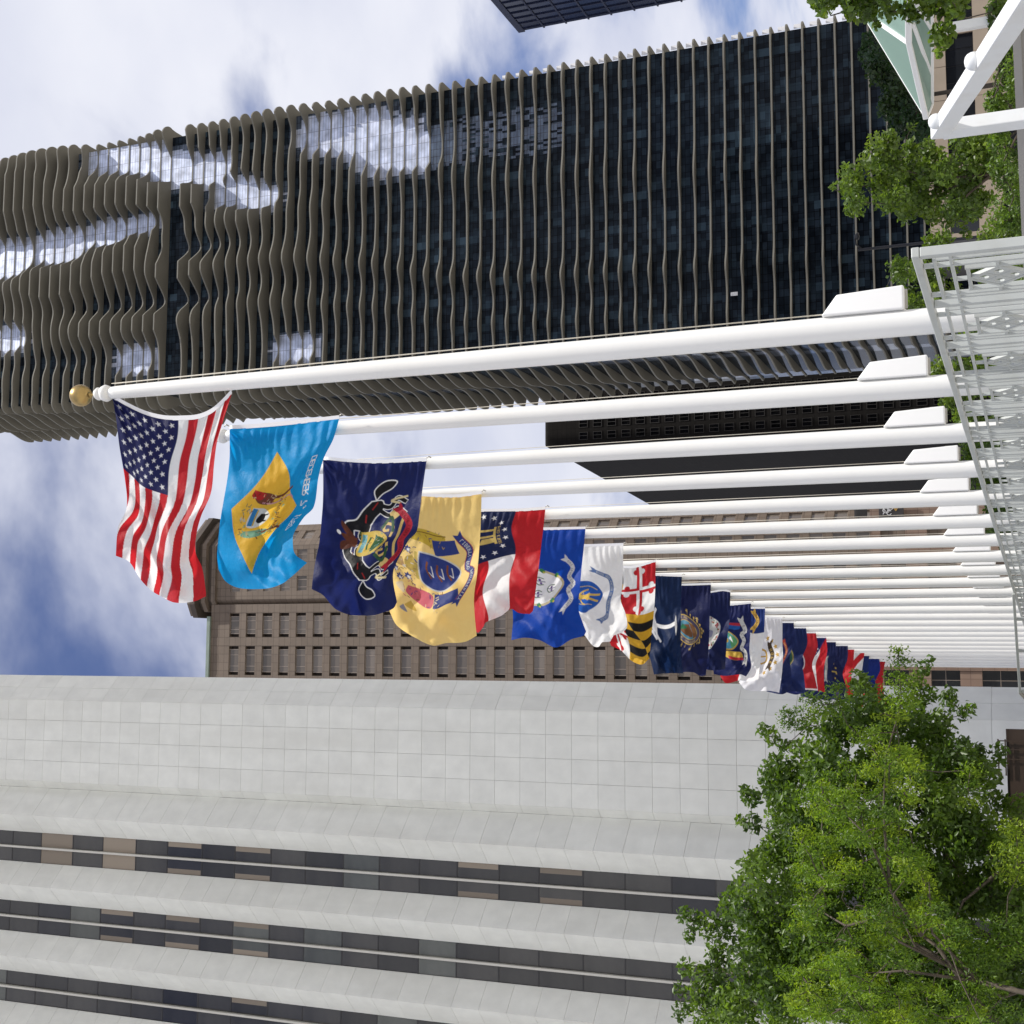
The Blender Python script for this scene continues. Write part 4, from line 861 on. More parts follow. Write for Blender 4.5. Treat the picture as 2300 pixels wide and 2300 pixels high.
    if n == 10:
        p = P((.010, .016, .075)); p.circ(.75, .5, .31, SILVER); 
        rr_ = random.Random(4)
        for k in range(90): a = R(rr_.uniform(0, 360)); q = rr_.uniform(.225, .29); p.circ(.75 + q * math.cos(a), .5 + q * math.sin(a), rr_.uniform(.008, .02), rr_.choice([(.40, .03, .03), (.05, .16, .05), (.3, .05, .05), (.1, .2, .08)]))
        p.circ(.75, .5, .21, (.58, .58, .56)); p.blob([(.68, .38), (.80, .36), (.82, .60), (.70, .62)], (.25, .25, .35)); p.text('VIRGINIA', .62, .40, .045, (.1, .1, .15)); return p.out()
    if n == 11:
        p = P((.012, .018, .095)); p.blob([(.58, .30), (.92, .30), (.92, .52), (.75, .70), (.58, .52)], (.10, .34, .48), outline=(.55, .38, .08), ow=.03); p.blob([(.60, .50), (.90, .50), (.75, .68)], (.12, .36, .16)); p.circ(.75, .40, .06, (.62, .42, .08)); p.poly([(.66, .54), (.80, .56), (.72, .48)], WHITE)
        p.blob([(.40, .30), (.50, .26), (.52, .50), (.50, .76), (.40, .76)], (.02, .10, .36)); p.poly([(.40, .44), (.44, .42), (.44, .78), (.38, .78)], (.46, .03, .05)); p.blob([(.98, .28), (1.08, .28), (1.14, .76), (.98, .76)], (.64, .42, .07)); p.poly([(1.06, .40), (1.12, .42), (1.16, .78), (1.10, .78)], (.44, .03, .05)); p.circ(.46, .24, .035, (.4, .25, .15)); p.circ(1.03, .24, .035, (.4, .25, .15)); p.blob([(.68, .24), (.75, .14), (.84, .24), (.75, .28)], (.2, .12, .05))
        ribbon(p, [(.34, .80), (.54, .88), (.62, .80), (.75, .86), (.90, .80), (1.0, .88), (1.20, .82)], .085, SILVER, 'EXCELSIOR', (.12, .1, .1), .05); return p.out()
    if n == 12:
        p = P(RED); p.rect(0, 1.5, .5, 1, WHITE); p.rect(0, .5, 0, 1, (.014, .035, .17)); g = (.66, .42, .09)
        ribbon(p, [(.10, .30), (.25, .22), (.40, .30)], .09, g, 'MAY 20TH 1775', (.2, .08, .02), .045); ribbon(p, [(.10, .72), (.25, .80), (.40, .72)], .09, g, 'APRIL 12TH 1776', (.2, .08, .02), .045); p.text('N', .08, .57, .13, g); p.star(.25, .5, .07, WHITE); p.text('C', .33, .57, .13, WHITE); return p.out()
    if n == 13:
        p = P((.80, .80, .83)); g = (.55, .34, .07)
        for k in range(13): a = R(360 / 13 * k + 8); p.star(.75 + .36 * math.cos(a), .5 + .36 * math.sin(a), .062, g, 5, -90, .45)
        p.line([(.75, .30), (.75, .58)], .03, g); p.curve([(.60, .46), (.64, .58), (.75, .61), (.86, .58), (.90, .46)], .035, g); p.line([(.66, .36), (.84, .36)], .025, g)
        ribbon(p, [(.52, .66), (.75, .74), (.98, .66)], .095, (.06, .04, .025), 'HOPE', (.60, .40, .09), .065); return p.out()
    if n == 14:
        p = P((.010, .018, .085)); p.blob([(.55, .3), (.75, .22), (.95, .3), (.9, .6), (.75, .72), (.6, .6)], (.10, .20, .12), outline=(.45, .12, .05), ow=.03); ribbon(p, [(.45, .78), (.75, .86), (1.05, .78)], .06, (.36, .05, .03), 'FREEDOM AND UNITY', (.6, .5, .2), .03); return p.out()
    if n == 15:
        p = P((.012, .022, .095)); p.circ(.75, .5, .26, (.03, .10, .07)); p.circ(.75, .5, .17, (.05, .09, .14)); p.curve([(.52, .62), (.75, .78), (.98, .62)], .03, (.30, .26, .08)); return p.out()
    if n == 16:
        p = P((.44, .022, .030)); p.circ(.68, .5, .27, WHITE); p.circ(.68, .5, .25, (.012, .02, .10)); 
        for a in (-80, 40, 160): p.star(.68 + .12 * math.cos(R(a)), .5 + .12 * math.sin(R(a)), .09, WHITE)
        p.rect(1.36, 1.40, 0, 1, WHITE); p.rect(1.40, 1.5, 0, 1, (.012, .02, .10)); return p.out()
    if n == 17:
        p = P(WHITE)
        for i in range(5): p.rect(0, 1.5, i / 5, (i + 1) / 5, RED if i % 2 == 0 else WHITE)
        p.poly([(0, 0), (.78, .5), (0, 1)], (.012, .02, .12)); p.circ(.28, .5, .13, WHITE); p.circ(.28, .5, .08, RED)
        for k in range(13): a = R(27 * k); p.star(.26 + .22 * math.cos(a), .5 + .24 * math.sin(a), .035, WHITE)
        return p.out()
    if n == 18:
        p = P((.010, .016, .075)); p.blob([(.6, .36), (.75, .26), (.9, .36), (.86, .6), (.64, .6)], (.45, .45, .42)); ribbon(p, [(.45, .78), (.75, .84), (1.05, .78)], .07, (.45, .45, .42)); return p.out()
    if n == 19:
        p = P((.010, .014, .065)); g = (.5, .36, .08); p.line([(.75, .3), (.75, .75)], .03, g)
        for k in range(13): a = R(27.7 * k); p.star(.75 + .3 * math.cos(a), .45 + .3 * math.sin(a), .04, g)
        return p.out()
    if n == 20:
        p = P(WHITE); p.rect(0, 1.5, 0, 1 / 3, (.012, .02, .11)); p.rect(0, 1.5, 2 / 3, 1, RED); p.rect(0, .6, 0, .66, RED); p.rect(.02, .58, .0, .62, (.40, .02, .03)); p.line([(0, .3), (.6, .3)], .03, WHITE); p.star(.3, .3, .08, WHITE); return p.out()
    if n == 21:
        p = P((.74, .74, .74)); p.line([(0, 0), (1.5, 1)], .17, RED); p.line([(0, 1), (1.5, 0)], .17, RED); return p.out()
    if n == 22:
        p = P((.012, .028, .13)); p.circ(.75, .5, .14, (.1, .16, .1)); ribbon(p, [(.5, .74), (.75, .8), (1.0, .74)], .06, (.45, .45, .42)); return p.out()
    if n == 23:
        p = P((.012, .026, .16)); p.rect(0, 1.5, .66, 1, (.012, .03, .2)); 
        for k in range(8): a = R(45 * k); p.star(1.0 + .22 * math.cos(a), .6 + .22 * math.sin(a), .05, WHITE)
        return p.out()
    p = P((.46, .018, .026)); p.poly([(.3, .5), (.75, .16), (1.2, .5), (.75, .84)], (.012, .02, .11)); p.poly([(.42, .5), (.75, .26), (1.08, .5), (.75, .74)], WHITE); return p.out()

T0, POLE_S, POLE_N = 8.674, 1.7, 2.690
WIND = R(-84.0)
WV = np.array([math.sin(WIND), math.cos(WIND), 0]); WN = np.array([math.cos(WIND), -math.sin(WIND), 0])
WN = -WN if WN[1] > 0 else WN                     # the side of the cloth that faces the camera
def pole_xy(n): return RD * (T0 + POLE_S * n) + RN * POLE_N
def generic_trace(n, rnd):
    zb = {14: 7.48, 15: 7.476, 16: 7.508, 17: 7.507, 18: 7.5, 19: 7.4, 20: 7.45, 21: 7.36, 22: 7.42, 23: 7.3, 24: 7.3}[n]; zt = zb + 1.16
    a1 = rnd.uniform(1.45, 1.66); sag = rnd.uniform(-.05, .16); d = rnd.uniform(.0, .12)
    H = [(-.05, zt), (-.02, zt - .4), (-.05, zb + .35), (-.05, zb)]
    B = [(-.05, zb), (.35, zb - .02 + rnd.uniform(0, .1)), (.8, zb + .10 + rnd.uniform(-.05, .1)), (1.2, zb + .12 - sag * .4), (a1, zb + .1 - sag)]
    Tp = [(-.05, zt), (.4, zt + .02), (.9, zt - .02), (a1 - d, zt - .06 - sag)]
    F = [Tp[-1], (a1 - d * .4 + .05, zt - .45 - sag), (a1 - .03, zb + .5 - sag), B[-1]]
    return H, B, Tp, F
FLAGS = ['stars and stripes flag on the gold-topped first pole, sagging at its hoist',
    'sky blue flag with yellow diamond emblem and the words DECEMBER 7, 1787',
    'navy flag with two black horses outlined in white around a gold crest',
    'buff yellow flag with blue plough shield and two robed figures',
    'flag with red, white and red stripes and a navy canton ringed with stars',
    'bright royal blue flag with white vine shield and silver ribbon',
    'white flag with blue shield, gold figure and curved blue ribbon',
    'quartered flag of red and white crosses and black and gold bars',
    'dark teal navy flag with white palm tree and crescent',
    'navy flag with round seal in a gold laurel wreath and stars',
    'navy flag with pale round seal inside a red and green wreath',
    'navy flag with landscape shield, red and gold figures and white ribbon',
    'flag with navy hoist band bearing gold scrolls, red above white fly',
    'white flag with ring of gold stars, anchor and dark HOPE ribbon',
    'navy flag with russet crest between the white star flag and a plain navy flag',
    'navy flag with dim green round seal, beside the red flag',
    'red flag with starred navy disc and navy fly edge',
    'red and white striped flag with navy starred triangle at its hoist',
    'navy flag with pale bird emblem just behind the striped triangle flag',
    'very dark navy flag with ring of small gold stars',
    'flag with navy, white and red bands and a red corner',
    'white flag crossed by two red diagonal bands',
    'navy flag with small crest beyond the red diagonal cross flag',
    'blue flag with ring of white stars near the far end',
    'red flag with navy and white diamond, farthest of the row']
POLES = ['first white flagpole with gold ball on top, flying the stars and stripes', 'white flagpole flying the sky blue flag with yellow diamond', 'white flagpole flying the navy flag with black horses',
    'white flagpole flying the buff yellow flag', 'white flagpole flying the red, white and navy canton flag', 'white flagpole flying the royal blue vine shield flag', 'white flagpole flying the white flag with blue shield',
    'white flagpole flying the quartered black, gold and red flag', 'white flagpole flying the dark teal palm flag', 'white flagpole flying the navy gold wreath seal flag', 'white flagpole flying the navy pale seal flag',
    'white flagpole flying the navy flag with landscape shield', 'white flagpole flying the gold scroll hoist flag', 'white flagpole flying the white gold star flag', 'white flagpole flying the navy russet crest flag',
    'white flagpole flying the navy green seal flag', 'white flagpole flying the red navy disc flag', 'white flagpole flying the striped triangle flag', 'white flagpole flying the navy bird flag', 'white flagpole flying the darkest navy flag',
    'white flagpole flying the three band red corner flag', 'white flagpole flying the red diagonal cross flag', 'white flagpole flying the small crest navy flag', 'white flagpole flying the blue star ring flag', 'white flagpole flying the red diamond flag',
    'farthest white flagpole, last of the row, with no flag in sight']

def flag(n):
    rnd = random.Random(100 + n)
    H, B, Tp, F = TRACE[n] if n in TRACE else generic_trace(n, rnd)
    ns, nt = (330, 220) if n < 5 else (200, 134) if n < 14 else (105, 70)
    top, bot = spline(Tp, ns), spline(B, ns); ho, fy = spline(H, nt), spline(F, nt)
    s = np.linspace(0, 1, ns)[None, :, None]; t = np.linspace(0, 1, nt)[:, None, None]
    S = (1 - t) * top[None] + t * bot[None] + (1 - s) * ho[:, None] + s * fy[:, None]
    S -= (1 - s) * (1 - t) * top[0] + s * (1 - t) * top[-1] + (1 - s) * t * bot[0] + s * t * bot[-1]
    s2, t2 = s[..., 0], t[..., 0]
    g_ = random.Random(300 + n); bow = np.sin(PI * t2) * np.sin(PI * np.clip(s2 * 1.02, 0, 1)) ** .8
    S[..., 1] += bow * (.055 * np.sin(2 * PI * (1.25 * s2 + g_.random())) + .03 * np.sin(2 * PI * (2.1 * s2 + .8 * t2 + g_.random()))); S[..., 0] += bow * .04 * np.sin(2 * PI * (1.1 * t2 + .6 * s2 + g_.random()))
    # folds: long ripples running out from the hoist, gathers at the heading, small crumples
    ph = [rnd.uniform(0, 6.28) for _ in range(8)]
    env = s2 ** .7
    d = env * (.085 * np.sin(2 * PI * (1.15 * s2 + .55 * t2) + ph[0]) + .060 * np.sin(2 * PI * (.8 * s2 - 1.25 * t2) + ph[1]) + .034 * np.sin(2 * PI * (2.3 * s2 + 1.3 * t2) + ph[2]) + .02 * np.sin(2 * PI * (3.4 * s2 - 2.2 * t2 + .3 * np.sin(5 * t2)) + ph[3]))
    d = d * 1.35
    d = d + .012 * np.exp(-s2 / .14) * np.sin(2 * PI * 11 * t2 + 2 * np.sin(9 * t2 + ph[4])) * (1 - np.exp(-s2 / .02))
    fan = np.arctan2(t2 + .04, s2 + .02); d = d + .016 * np.exp(-((s2 ** 2 + t2 ** 2) / .35)) * np.sin(13 * fan + ph[5])
    cr = 2 * PI * (1.6 * s2 + .9 * t2 + .25 * np.sin(4 * t2 + ph[7])) + ph[6]; d = d + env * .030 * (1 - np.abs(np.sin(cr / 2)) * 2) * np.sin(PI * t2) ** .5
    d = d + env * .008 * np.sin(2 * PI * (6.1 * s2 + 4.2 * t2 + .6 * np.sin(7 * t2 + ph[6]))) 
    if n == 0:                                     # the deep fold that runs out from the canton's corner
        ln = t2 - (.38 + .16 * s2); d = d - .13 * smooth(s2, .25, .6) * np.exp(-(ln / .11) ** 2)
        S[..., 1] += -.055 * smooth(s2, .30, .7) * np.sin(PI * t2) ** 2 * np.sin(2 * PI * (t2 - .1))
    if n == 1: d = d + .14 * smooth(s2, .5, .95) * np.sin(PI * t2) - .07 * smooth(s2, .2, .6) * np.exp(-((t2 - .62) / .15) ** 2)
    if n == 2: d = d - .08 * np.exp(-((t2 - .34 - .25 * s2) / .07) ** 2) * env
    off = 0.0 if n == 0 else .115
    base = pole_xy(n)
    V = base + WN * off + WV * S[..., 0:1]; V[..., 2] = S[..., 1]
    mid_ = V[nt // 2, ns // 2]; vd = unit(np.array([0, 0, EYE]) - mid_); V = V + vd * (d / max(vd @ WN, .4))[..., None]   # cloth billows towards and away from the terrace
    org = np.array([base[0], base[1], H[0][1]])
    me = bpy.data.meshes.new('flag_cloth')
    idx = np.arange(ns * nt).reshape(nt, ns)
    q = np.stack([idx[:-1, :-1], idx[1:, :-1], idx[1:, 1:], idx[:-1, 1:]], -1).reshape(-1, 4)
    me.vertices.add(ns * nt); me.vertices.foreach_set('co', (V.reshape(-1, 3) - org).ravel())
    me.loops.add(q.size); me.loops.foreach_set('vertex_index', q.ravel().astype(np.int32)); me.polygons.add(len(q)); me.polygons.foreach_set('loop_start', np.arange(0, q.size, 4, dtype=np.int32))
    me.update(calc_edges=True); me.polygons.foreach_set('use_smooth', np.ones(len(q), bool))
    col = design(n, ns, nt); at = me.color_attributes.new('print', 'FLOAT_COLOR', 'POINT')
    c4 = np.ones((ns * nt, 4)); c4[:, :3] = col.reshape(-1, 3); at.data.foreach_set('color', c4.ravel())
    me.materials.append(M['cloth']); me.validate()
    o = obj('flag', me, None, tuple(org)); tag(o, FLAGS[n], 'flag', 'flags flying along the row of poles')
    # heading tape and snap hooks
    hp = V[:, 0, :] - org; w = .034
    m = MB(); ed = unit(-WV * 1.0)
    for i in range(0, nt - 1, 6):
        j = min(i + 6, nt - 1); a, b = hp[i], hp[j]
        m.face([a + WV * .004, b + WV * .004, b - WV * w, a - WV * w])
        m.face([a + WV * .004 - WN * .006, a - WV * w - WN * .006, b - WV * w - WN * .006, b + WV * .004 - WN * .006])
    obj('heading', m.mesh('heading', M['whitecloth']), o)
    if n < 16:
        for e in (hp[0] + np.array([0, 0, .03]), hp[-1] - np.array([0, 0, .03])):
            m = MB(); m.tube([e - WV * .03 + np.array([0, 0, .025]), e - WV * .045, e - WV * .03 - np.array([0, 0, .025])], .007, 5); obj('snap_hook', m.mesh('snap_hook', M['steel']), o)

def poles():
    rz = math.atan2(RN[1], RN[0])
    zt = 8.91
    m = MB(); m.lathe([(.13, 1.1), (.13, 1.14), (.092, 1.16), (.0895, 1.6), (.0848, 3.0), (.079, 5.0), (.0685, 7.0), (.057, 8.6), (.054, 8.80), (.050, 8.86), (.034, 8.89)], 32); shaft = m.mesh('shaft', M['pole'])
    m = MB(); m.lathe([(.030, 8.87), (.062, 8.895), (.072, 8.925), (.062, 8.955), (.036, 8.97), (.052, 8.985), (.055, 9.005), (.040, 9.03), (.01, 9.04)], 24); truck = m.mesh('truck', M['pole'])
    m = MB(); m.lathe([(.011, 9.03), (.010, 9.09), (.02, 9.10)] + [(.094 * math.sin(R(a)), 9.19 - .094 * math.cos(R(a))) for a in range(12, 180, 8)], 32); ball = m.mesh('gold_ball', M['gold'])
    pr = [(.075, 2.43), (.238, 2.43), (.238, 2.86), (.19, 2.90), (.078, 2.965)]
    pr = [(.075, 2.43), (.238, 2.43), (.214, 2.862), (.075, 2.965)]
    m = MB(); n = len(pr); hw = .085
    m.face([(a, -hw, z) for a, z in pr]); m.face([(a, hw, z) for a, z in reversed(pr)])
    for i in range(n):
        a, b = pr[i], pr[(i + 1) % n]; m.face([(a[0], -hw, a[1]), (a[0], hw, a[1]), (b[0], hw, b[1]), (b[0], -hw, b[1])])
    box = m.bevelled('winch_box', .012, M['box'], seg=3)
    m = MB(); m.tube([(.105, -.02, 2.95), (.098, -.03, 5.0), (.085, -.03, 7.2), (.072, -.03, 8.85)], .003, 5); m.tube([(.115, .02, 2.93), (.104, .0, 5.2), (.085, .02, 8.86)], .003, 5); hal = m.mesh('halyard', M['rope'])
    m = MB(); m.box(.225, .245, -.03, .03, 2.50, 2.56); m.box(.1, .23, -.012, .012, 2.415, 2.43); lk = m.mesh('latch', M['steel'])
    for n in range(26):
        b = pole_xy(n); t = thing('flagpole', POLES[n], 'flagpole', (b[0], b[1], 0), rz, 'white flagpoles in a row')
        obj('shaft', shaft, t); obj('truck', truck, t); obj('winch_box', box, t); obj('halyard', hal, t)
        if n < 6: obj('latch', lk, t)
        if n == 0: obj('gold_ball', ball, t)
poles()
for n in range(25): flag(n)

# ================================================================ white lattice railing
RAIL_N, RAIL_T = 2.421, 6.65
def railing():
    p0 = RD * RAIL_T + RN * RAIL_N; rz = math.atan2(RD[1], RD[0])
    t = thing('lattice_railing', 'white metal lattice railing with diamond plates in front of the flagpoles', 'railing', (p0[0], p0[1], 0), rz)
    PW, NP = 0.85, 27
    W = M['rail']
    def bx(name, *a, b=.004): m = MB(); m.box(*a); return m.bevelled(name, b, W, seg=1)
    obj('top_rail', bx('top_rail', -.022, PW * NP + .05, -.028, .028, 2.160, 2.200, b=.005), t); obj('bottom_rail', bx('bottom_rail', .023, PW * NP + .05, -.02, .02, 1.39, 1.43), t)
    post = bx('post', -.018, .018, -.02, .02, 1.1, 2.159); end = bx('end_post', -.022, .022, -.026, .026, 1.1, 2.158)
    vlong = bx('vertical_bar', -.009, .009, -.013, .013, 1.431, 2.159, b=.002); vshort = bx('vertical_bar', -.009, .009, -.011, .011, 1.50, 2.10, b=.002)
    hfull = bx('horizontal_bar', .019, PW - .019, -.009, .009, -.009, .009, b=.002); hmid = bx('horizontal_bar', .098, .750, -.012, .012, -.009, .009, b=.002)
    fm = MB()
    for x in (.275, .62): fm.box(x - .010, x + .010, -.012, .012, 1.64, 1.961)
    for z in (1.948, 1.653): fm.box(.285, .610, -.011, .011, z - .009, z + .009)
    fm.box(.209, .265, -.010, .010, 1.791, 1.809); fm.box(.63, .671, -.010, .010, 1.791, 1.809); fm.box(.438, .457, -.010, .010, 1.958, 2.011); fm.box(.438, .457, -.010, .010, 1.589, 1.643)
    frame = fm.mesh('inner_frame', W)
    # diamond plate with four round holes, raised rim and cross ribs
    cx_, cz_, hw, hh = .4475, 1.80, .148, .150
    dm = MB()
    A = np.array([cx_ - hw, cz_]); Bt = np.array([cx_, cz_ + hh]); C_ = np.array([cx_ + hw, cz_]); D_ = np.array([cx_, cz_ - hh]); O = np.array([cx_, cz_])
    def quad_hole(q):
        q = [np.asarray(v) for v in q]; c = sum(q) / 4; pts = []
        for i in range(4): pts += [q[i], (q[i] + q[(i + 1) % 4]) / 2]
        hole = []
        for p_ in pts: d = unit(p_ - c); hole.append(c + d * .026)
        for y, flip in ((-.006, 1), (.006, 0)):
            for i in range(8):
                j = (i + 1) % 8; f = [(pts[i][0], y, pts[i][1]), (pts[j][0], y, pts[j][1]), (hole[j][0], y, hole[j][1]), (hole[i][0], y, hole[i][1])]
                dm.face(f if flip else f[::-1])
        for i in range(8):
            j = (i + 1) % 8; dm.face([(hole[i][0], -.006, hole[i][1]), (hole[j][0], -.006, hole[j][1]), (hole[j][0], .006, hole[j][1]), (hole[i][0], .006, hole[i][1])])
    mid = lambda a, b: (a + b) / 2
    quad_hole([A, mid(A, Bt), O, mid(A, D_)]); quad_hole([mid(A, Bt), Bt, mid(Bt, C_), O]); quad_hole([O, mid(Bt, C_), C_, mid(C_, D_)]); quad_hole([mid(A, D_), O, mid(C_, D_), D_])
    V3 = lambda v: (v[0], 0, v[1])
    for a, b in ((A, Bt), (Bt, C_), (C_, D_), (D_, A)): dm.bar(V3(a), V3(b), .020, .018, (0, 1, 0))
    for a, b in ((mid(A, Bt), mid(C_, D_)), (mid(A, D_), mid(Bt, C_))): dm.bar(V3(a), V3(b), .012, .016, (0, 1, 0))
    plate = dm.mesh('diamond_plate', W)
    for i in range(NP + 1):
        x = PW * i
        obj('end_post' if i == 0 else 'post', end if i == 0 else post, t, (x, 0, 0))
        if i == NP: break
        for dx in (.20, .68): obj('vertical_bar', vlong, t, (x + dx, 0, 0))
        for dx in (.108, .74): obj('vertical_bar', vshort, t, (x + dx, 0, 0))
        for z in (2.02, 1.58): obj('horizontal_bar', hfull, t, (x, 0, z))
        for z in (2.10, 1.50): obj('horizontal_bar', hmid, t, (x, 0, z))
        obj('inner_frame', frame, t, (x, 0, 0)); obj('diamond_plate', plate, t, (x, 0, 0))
railing()
def far_rail():
    a, b = np.array([-2.10, 23.25, 0]), np.array([-3.48, 24.46, 0]); d = unit(b - a); ln = float(np.linalg.norm(b - a))
    t = thing('handrail', 'plain white stair handrail below the far flagpoles', 'railing', (a[0], a[1], 0), math.atan2(d[1], d[0]))
    m = MB(); m.box(-.6, ln, -.025, .025, 2.17, 2.215); obj('top_bar', m.bevelled('top_bar', .006, M['rail']), t)
    m = MB(); m.box(-.6, ln, -.02, .02, 2.02, 2.05); obj('lower_bar', m.bevelled('lower_bar', .005, M['rail']), t)
    for x in (0, ln * .42, ln - .03): m = MB(); m.box(x - .02, x + .02, -.02, .02, 0, 2.168); obj('post', m.mesh('post', M['rail']), t)
    m = MB(); m.bar((ln, 0, 2.19), (ln + 1.0, .2, 1.55), .05, .05); obj('sloping_bar', m.mesh('sloping_bar', M['steel']), t)
far_rail()
# ================================================================ white frame and glass canopy (upper right)
def white_frame():
    ap = at_dist(2112, 292, 12.6); t = thing('steel_frame', 'white box-section steel frame with raking beam and two dome lights', 'frame', (ap[0], ap[1], 0))
    o = np.array([ap[0], ap[1], 0.0]); z = ap[2]
    end = at_dist(2312, -14, 9.3) - o; top = np.array([0, 0, z])
    m = MB(); a = R(20); w = .066
    m.prism([(w * math.cos(a + R(k)) * 1.414, w * math.sin(a + R(k)) * 1.414) for k in (45, 135, 225, 315)], 0, z - .02); obj('post', m.bevelled('post', .01, M['frame']), t)
    d = unit(end - top); side = unit(np.cross(d, (0, 0, 1))); up = np.cross(side, d)
    m = MB(); m.bar(top - d * .07, end + d * 1.2, .128, .148, up); obj('beam', m.bevelled('beam', .012, M['frame']), t)
    for s in (.34, 2.1):
        c = top + d * s + up * .070
        m = MB(); m.lathe([(.066, 0), (.067, .02), (.063, .04), (.052, .06), (.035, .074), (.012, .08)], 24); me = m.mesh('dome_light', M['frame'])
        ob = obj('dome_light', me, t, tuple(c)); ob.rotation_euler = Vector(up).to_track_quat('Z', 'Y').to_euler()
white_frame()
def canopy():
    A, B, C_, D_ = at_dist(1930, 18, 18.6), at_dist(2041, 94, 16.9), at_dist(2080, 265, 17.6), at_dist(2040, -110, 16.2)
    A2, E_, F_ = at_dist(1936, -110, 17.8), at_dist(2093, 232, 17.7), at_dist(2092, -110, 16.5)
    o = np.array([B[0], B[1], 0.0]); t = thing('glass_canopy', 'faceted green glass canopy roof with white ribs behind overhanging leaves', 'canopy', tuple(o))
    def pane(pts): 
        m = MB(); pts = [np.asarray(p) - o for p in pts]; nr = unit(np.cross(pts[1] - pts[0], pts[2] - pts[0])) * .012
        m.face([p + nr for p in pts]); m.face([p - nr for p in reversed(pts)])
        for i in range(len(pts)): j = (i + 1) % len(pts); m.face([pts[i] - nr, pts[j] - nr, pts[j] + nr, pts[i] + nr])
        return m.mesh('glass_pane', M['canopy'])
    obj('glass_pane', pane([A, B, C_]), t); obj('glass_pane', pane([A2, D_, B]), t); obj('glass_pane', pane([A2, B, A]), t); obj('glass_pane', pane([B, D_, F_, E_]), t); obj('glass_pane', pane([C_, B, E_]), t)
    for p, q, w in ((A, B, .06), (D_, B, .075), (B, C_, .065), (A, C_, .03), (A, A2, .04), (E_, F_, .05), (C_, E_, .05)):
        m = MB(); m.bar(p - o, q - o, w, w); obj('rib', m.bevelled('rib', .008, M['box']), t)
    for f in (.25, .5, .8):
        m = MB(); m.bar(D_ * (1 - f) + B * f - o - np.array([0, 0, .05]), F_ * (1 - f) + E_ * f - o, .04, .04); obj('mullion', m.mesh('mullion', M['box']), t)
    m = MB(); m.bar(F_ * .5 + E_ * .5 - o, (F_ * .5 + E_ * .5 - o) * np.array([1, 1, 0]), .1, .1); obj('post', m.mesh('post', M['box']), t)
canopy()
def low_wall():
    a, b, c = at_dist(2277, -60, 16.6), at_dist(2277, 90, 17.15), at_dist(2299, 640, 17.9)
    t = thing('parapet_wall', 'low grey concrete parapet wall behind the railing end', 'wall', (0, 0, 0))
    m = MB(); d = unit((c - a) * np.array([1, 1, 0])); nr = np.array([-d[1], d[0], 0]) * .35
    if nr[1] < 0: nr = -nr
    z = 1.79
    m.prism([tuple((a - d * 2)[:2]), tuple((c + d * 3)[:2]), tuple((c + d * 3 + nr)[:2]), tuple((a - d * 2 + nr)[:2])][::1], 0, z - .09); obj('wall', m.mesh('parapet', M['concrete']), t)
    m = MB(); n2 = nr * .12
    m.prism([tuple((a - d * 2 - n2)[:2]), tuple((c + d * 3 - n2)[:2]), tuple((c + d * 3 + nr + n2)[:2]), tuple((a - d * 2 + nr + n2)[:2])], z - .09, z); obj('coping', m.mesh('coping', M['concrete']), t)
low_wall()
def timber_screen():
    a = at_dist(2266, 1641, 26.0); b = at_dist(2266, 1720, 26.0); d = unit((b - a) * np.array([1, 1, 0])); rz = math.atan2(d[1], d[0])
    t = thing('brown_screen', 'brown panelled screen with dark frame beside the pale tower base', 'screen', (a[0], a[1], 0), rz)
    W_, Hh = 1.9, a[2]; m = MB(); m.box(0, W_, .02, .5, 0, Hh - .01); obj('backing', m.mesh('backing', M['timberframe']), t)
    pm = MB(); pm.box(.03, .30, -.03, .02, .02, .25); pn = pm.bevelled('panel', .006, M['timber'], seg=1)
    for i in range(6):
        for j in range(8): obj('panel', pn, t, (.04 + .3 * i, 0, Hh - .30 - .27 * j))
    m = MB(); m.box(-.03, .03, -.05, .06, 0, Hh + .02); m.box(-.03, W_, -.05, .06, Hh, Hh + .05); obj('edge_frame', m.mesh('edge_frame', M['timberframe']), t)
    m = MB(); zt = Hh + .17
    for x in (.18, .33, .5): m.box(x, x + .02, .55, .57, 0, zt)
    for z in (zt, zt - .12): m.box(.16, .8, .55, .57, z - .012, z + .012)
    obj('rail', m.mesh('rail', M['timberframe']), t)
timber_screen()
def street_lamp():
    p = np.array([10.8, 59.0, 0]); t = thing('street_lamp', 'slim black lamp post in front of the rippling tower base', 'lamp post', tuple(p))
    m = MB(); m.lathe([(.14, 0), (.12, .6), (.075, .9), (.06, 8.9)], 10); obj('post', m.mesh('post', M['lampblack']), t)
    m = MB(); m.tube([(0, 0, 8.7), (.25, 0, 8.98), (.55, 0, 9.0)], .04, 6); obj('arm', m.mesh('arm', M['lampblack']), t)
    m = MB(); m.lathe([(.02, 8.82), (.16, 8.86), (.17, 8.92), (.05, 9.04)], 10, (.6, 0)); obj('lamp_head', m.mesh('lamp_head', M['lampblack']), t)
street_lamp()

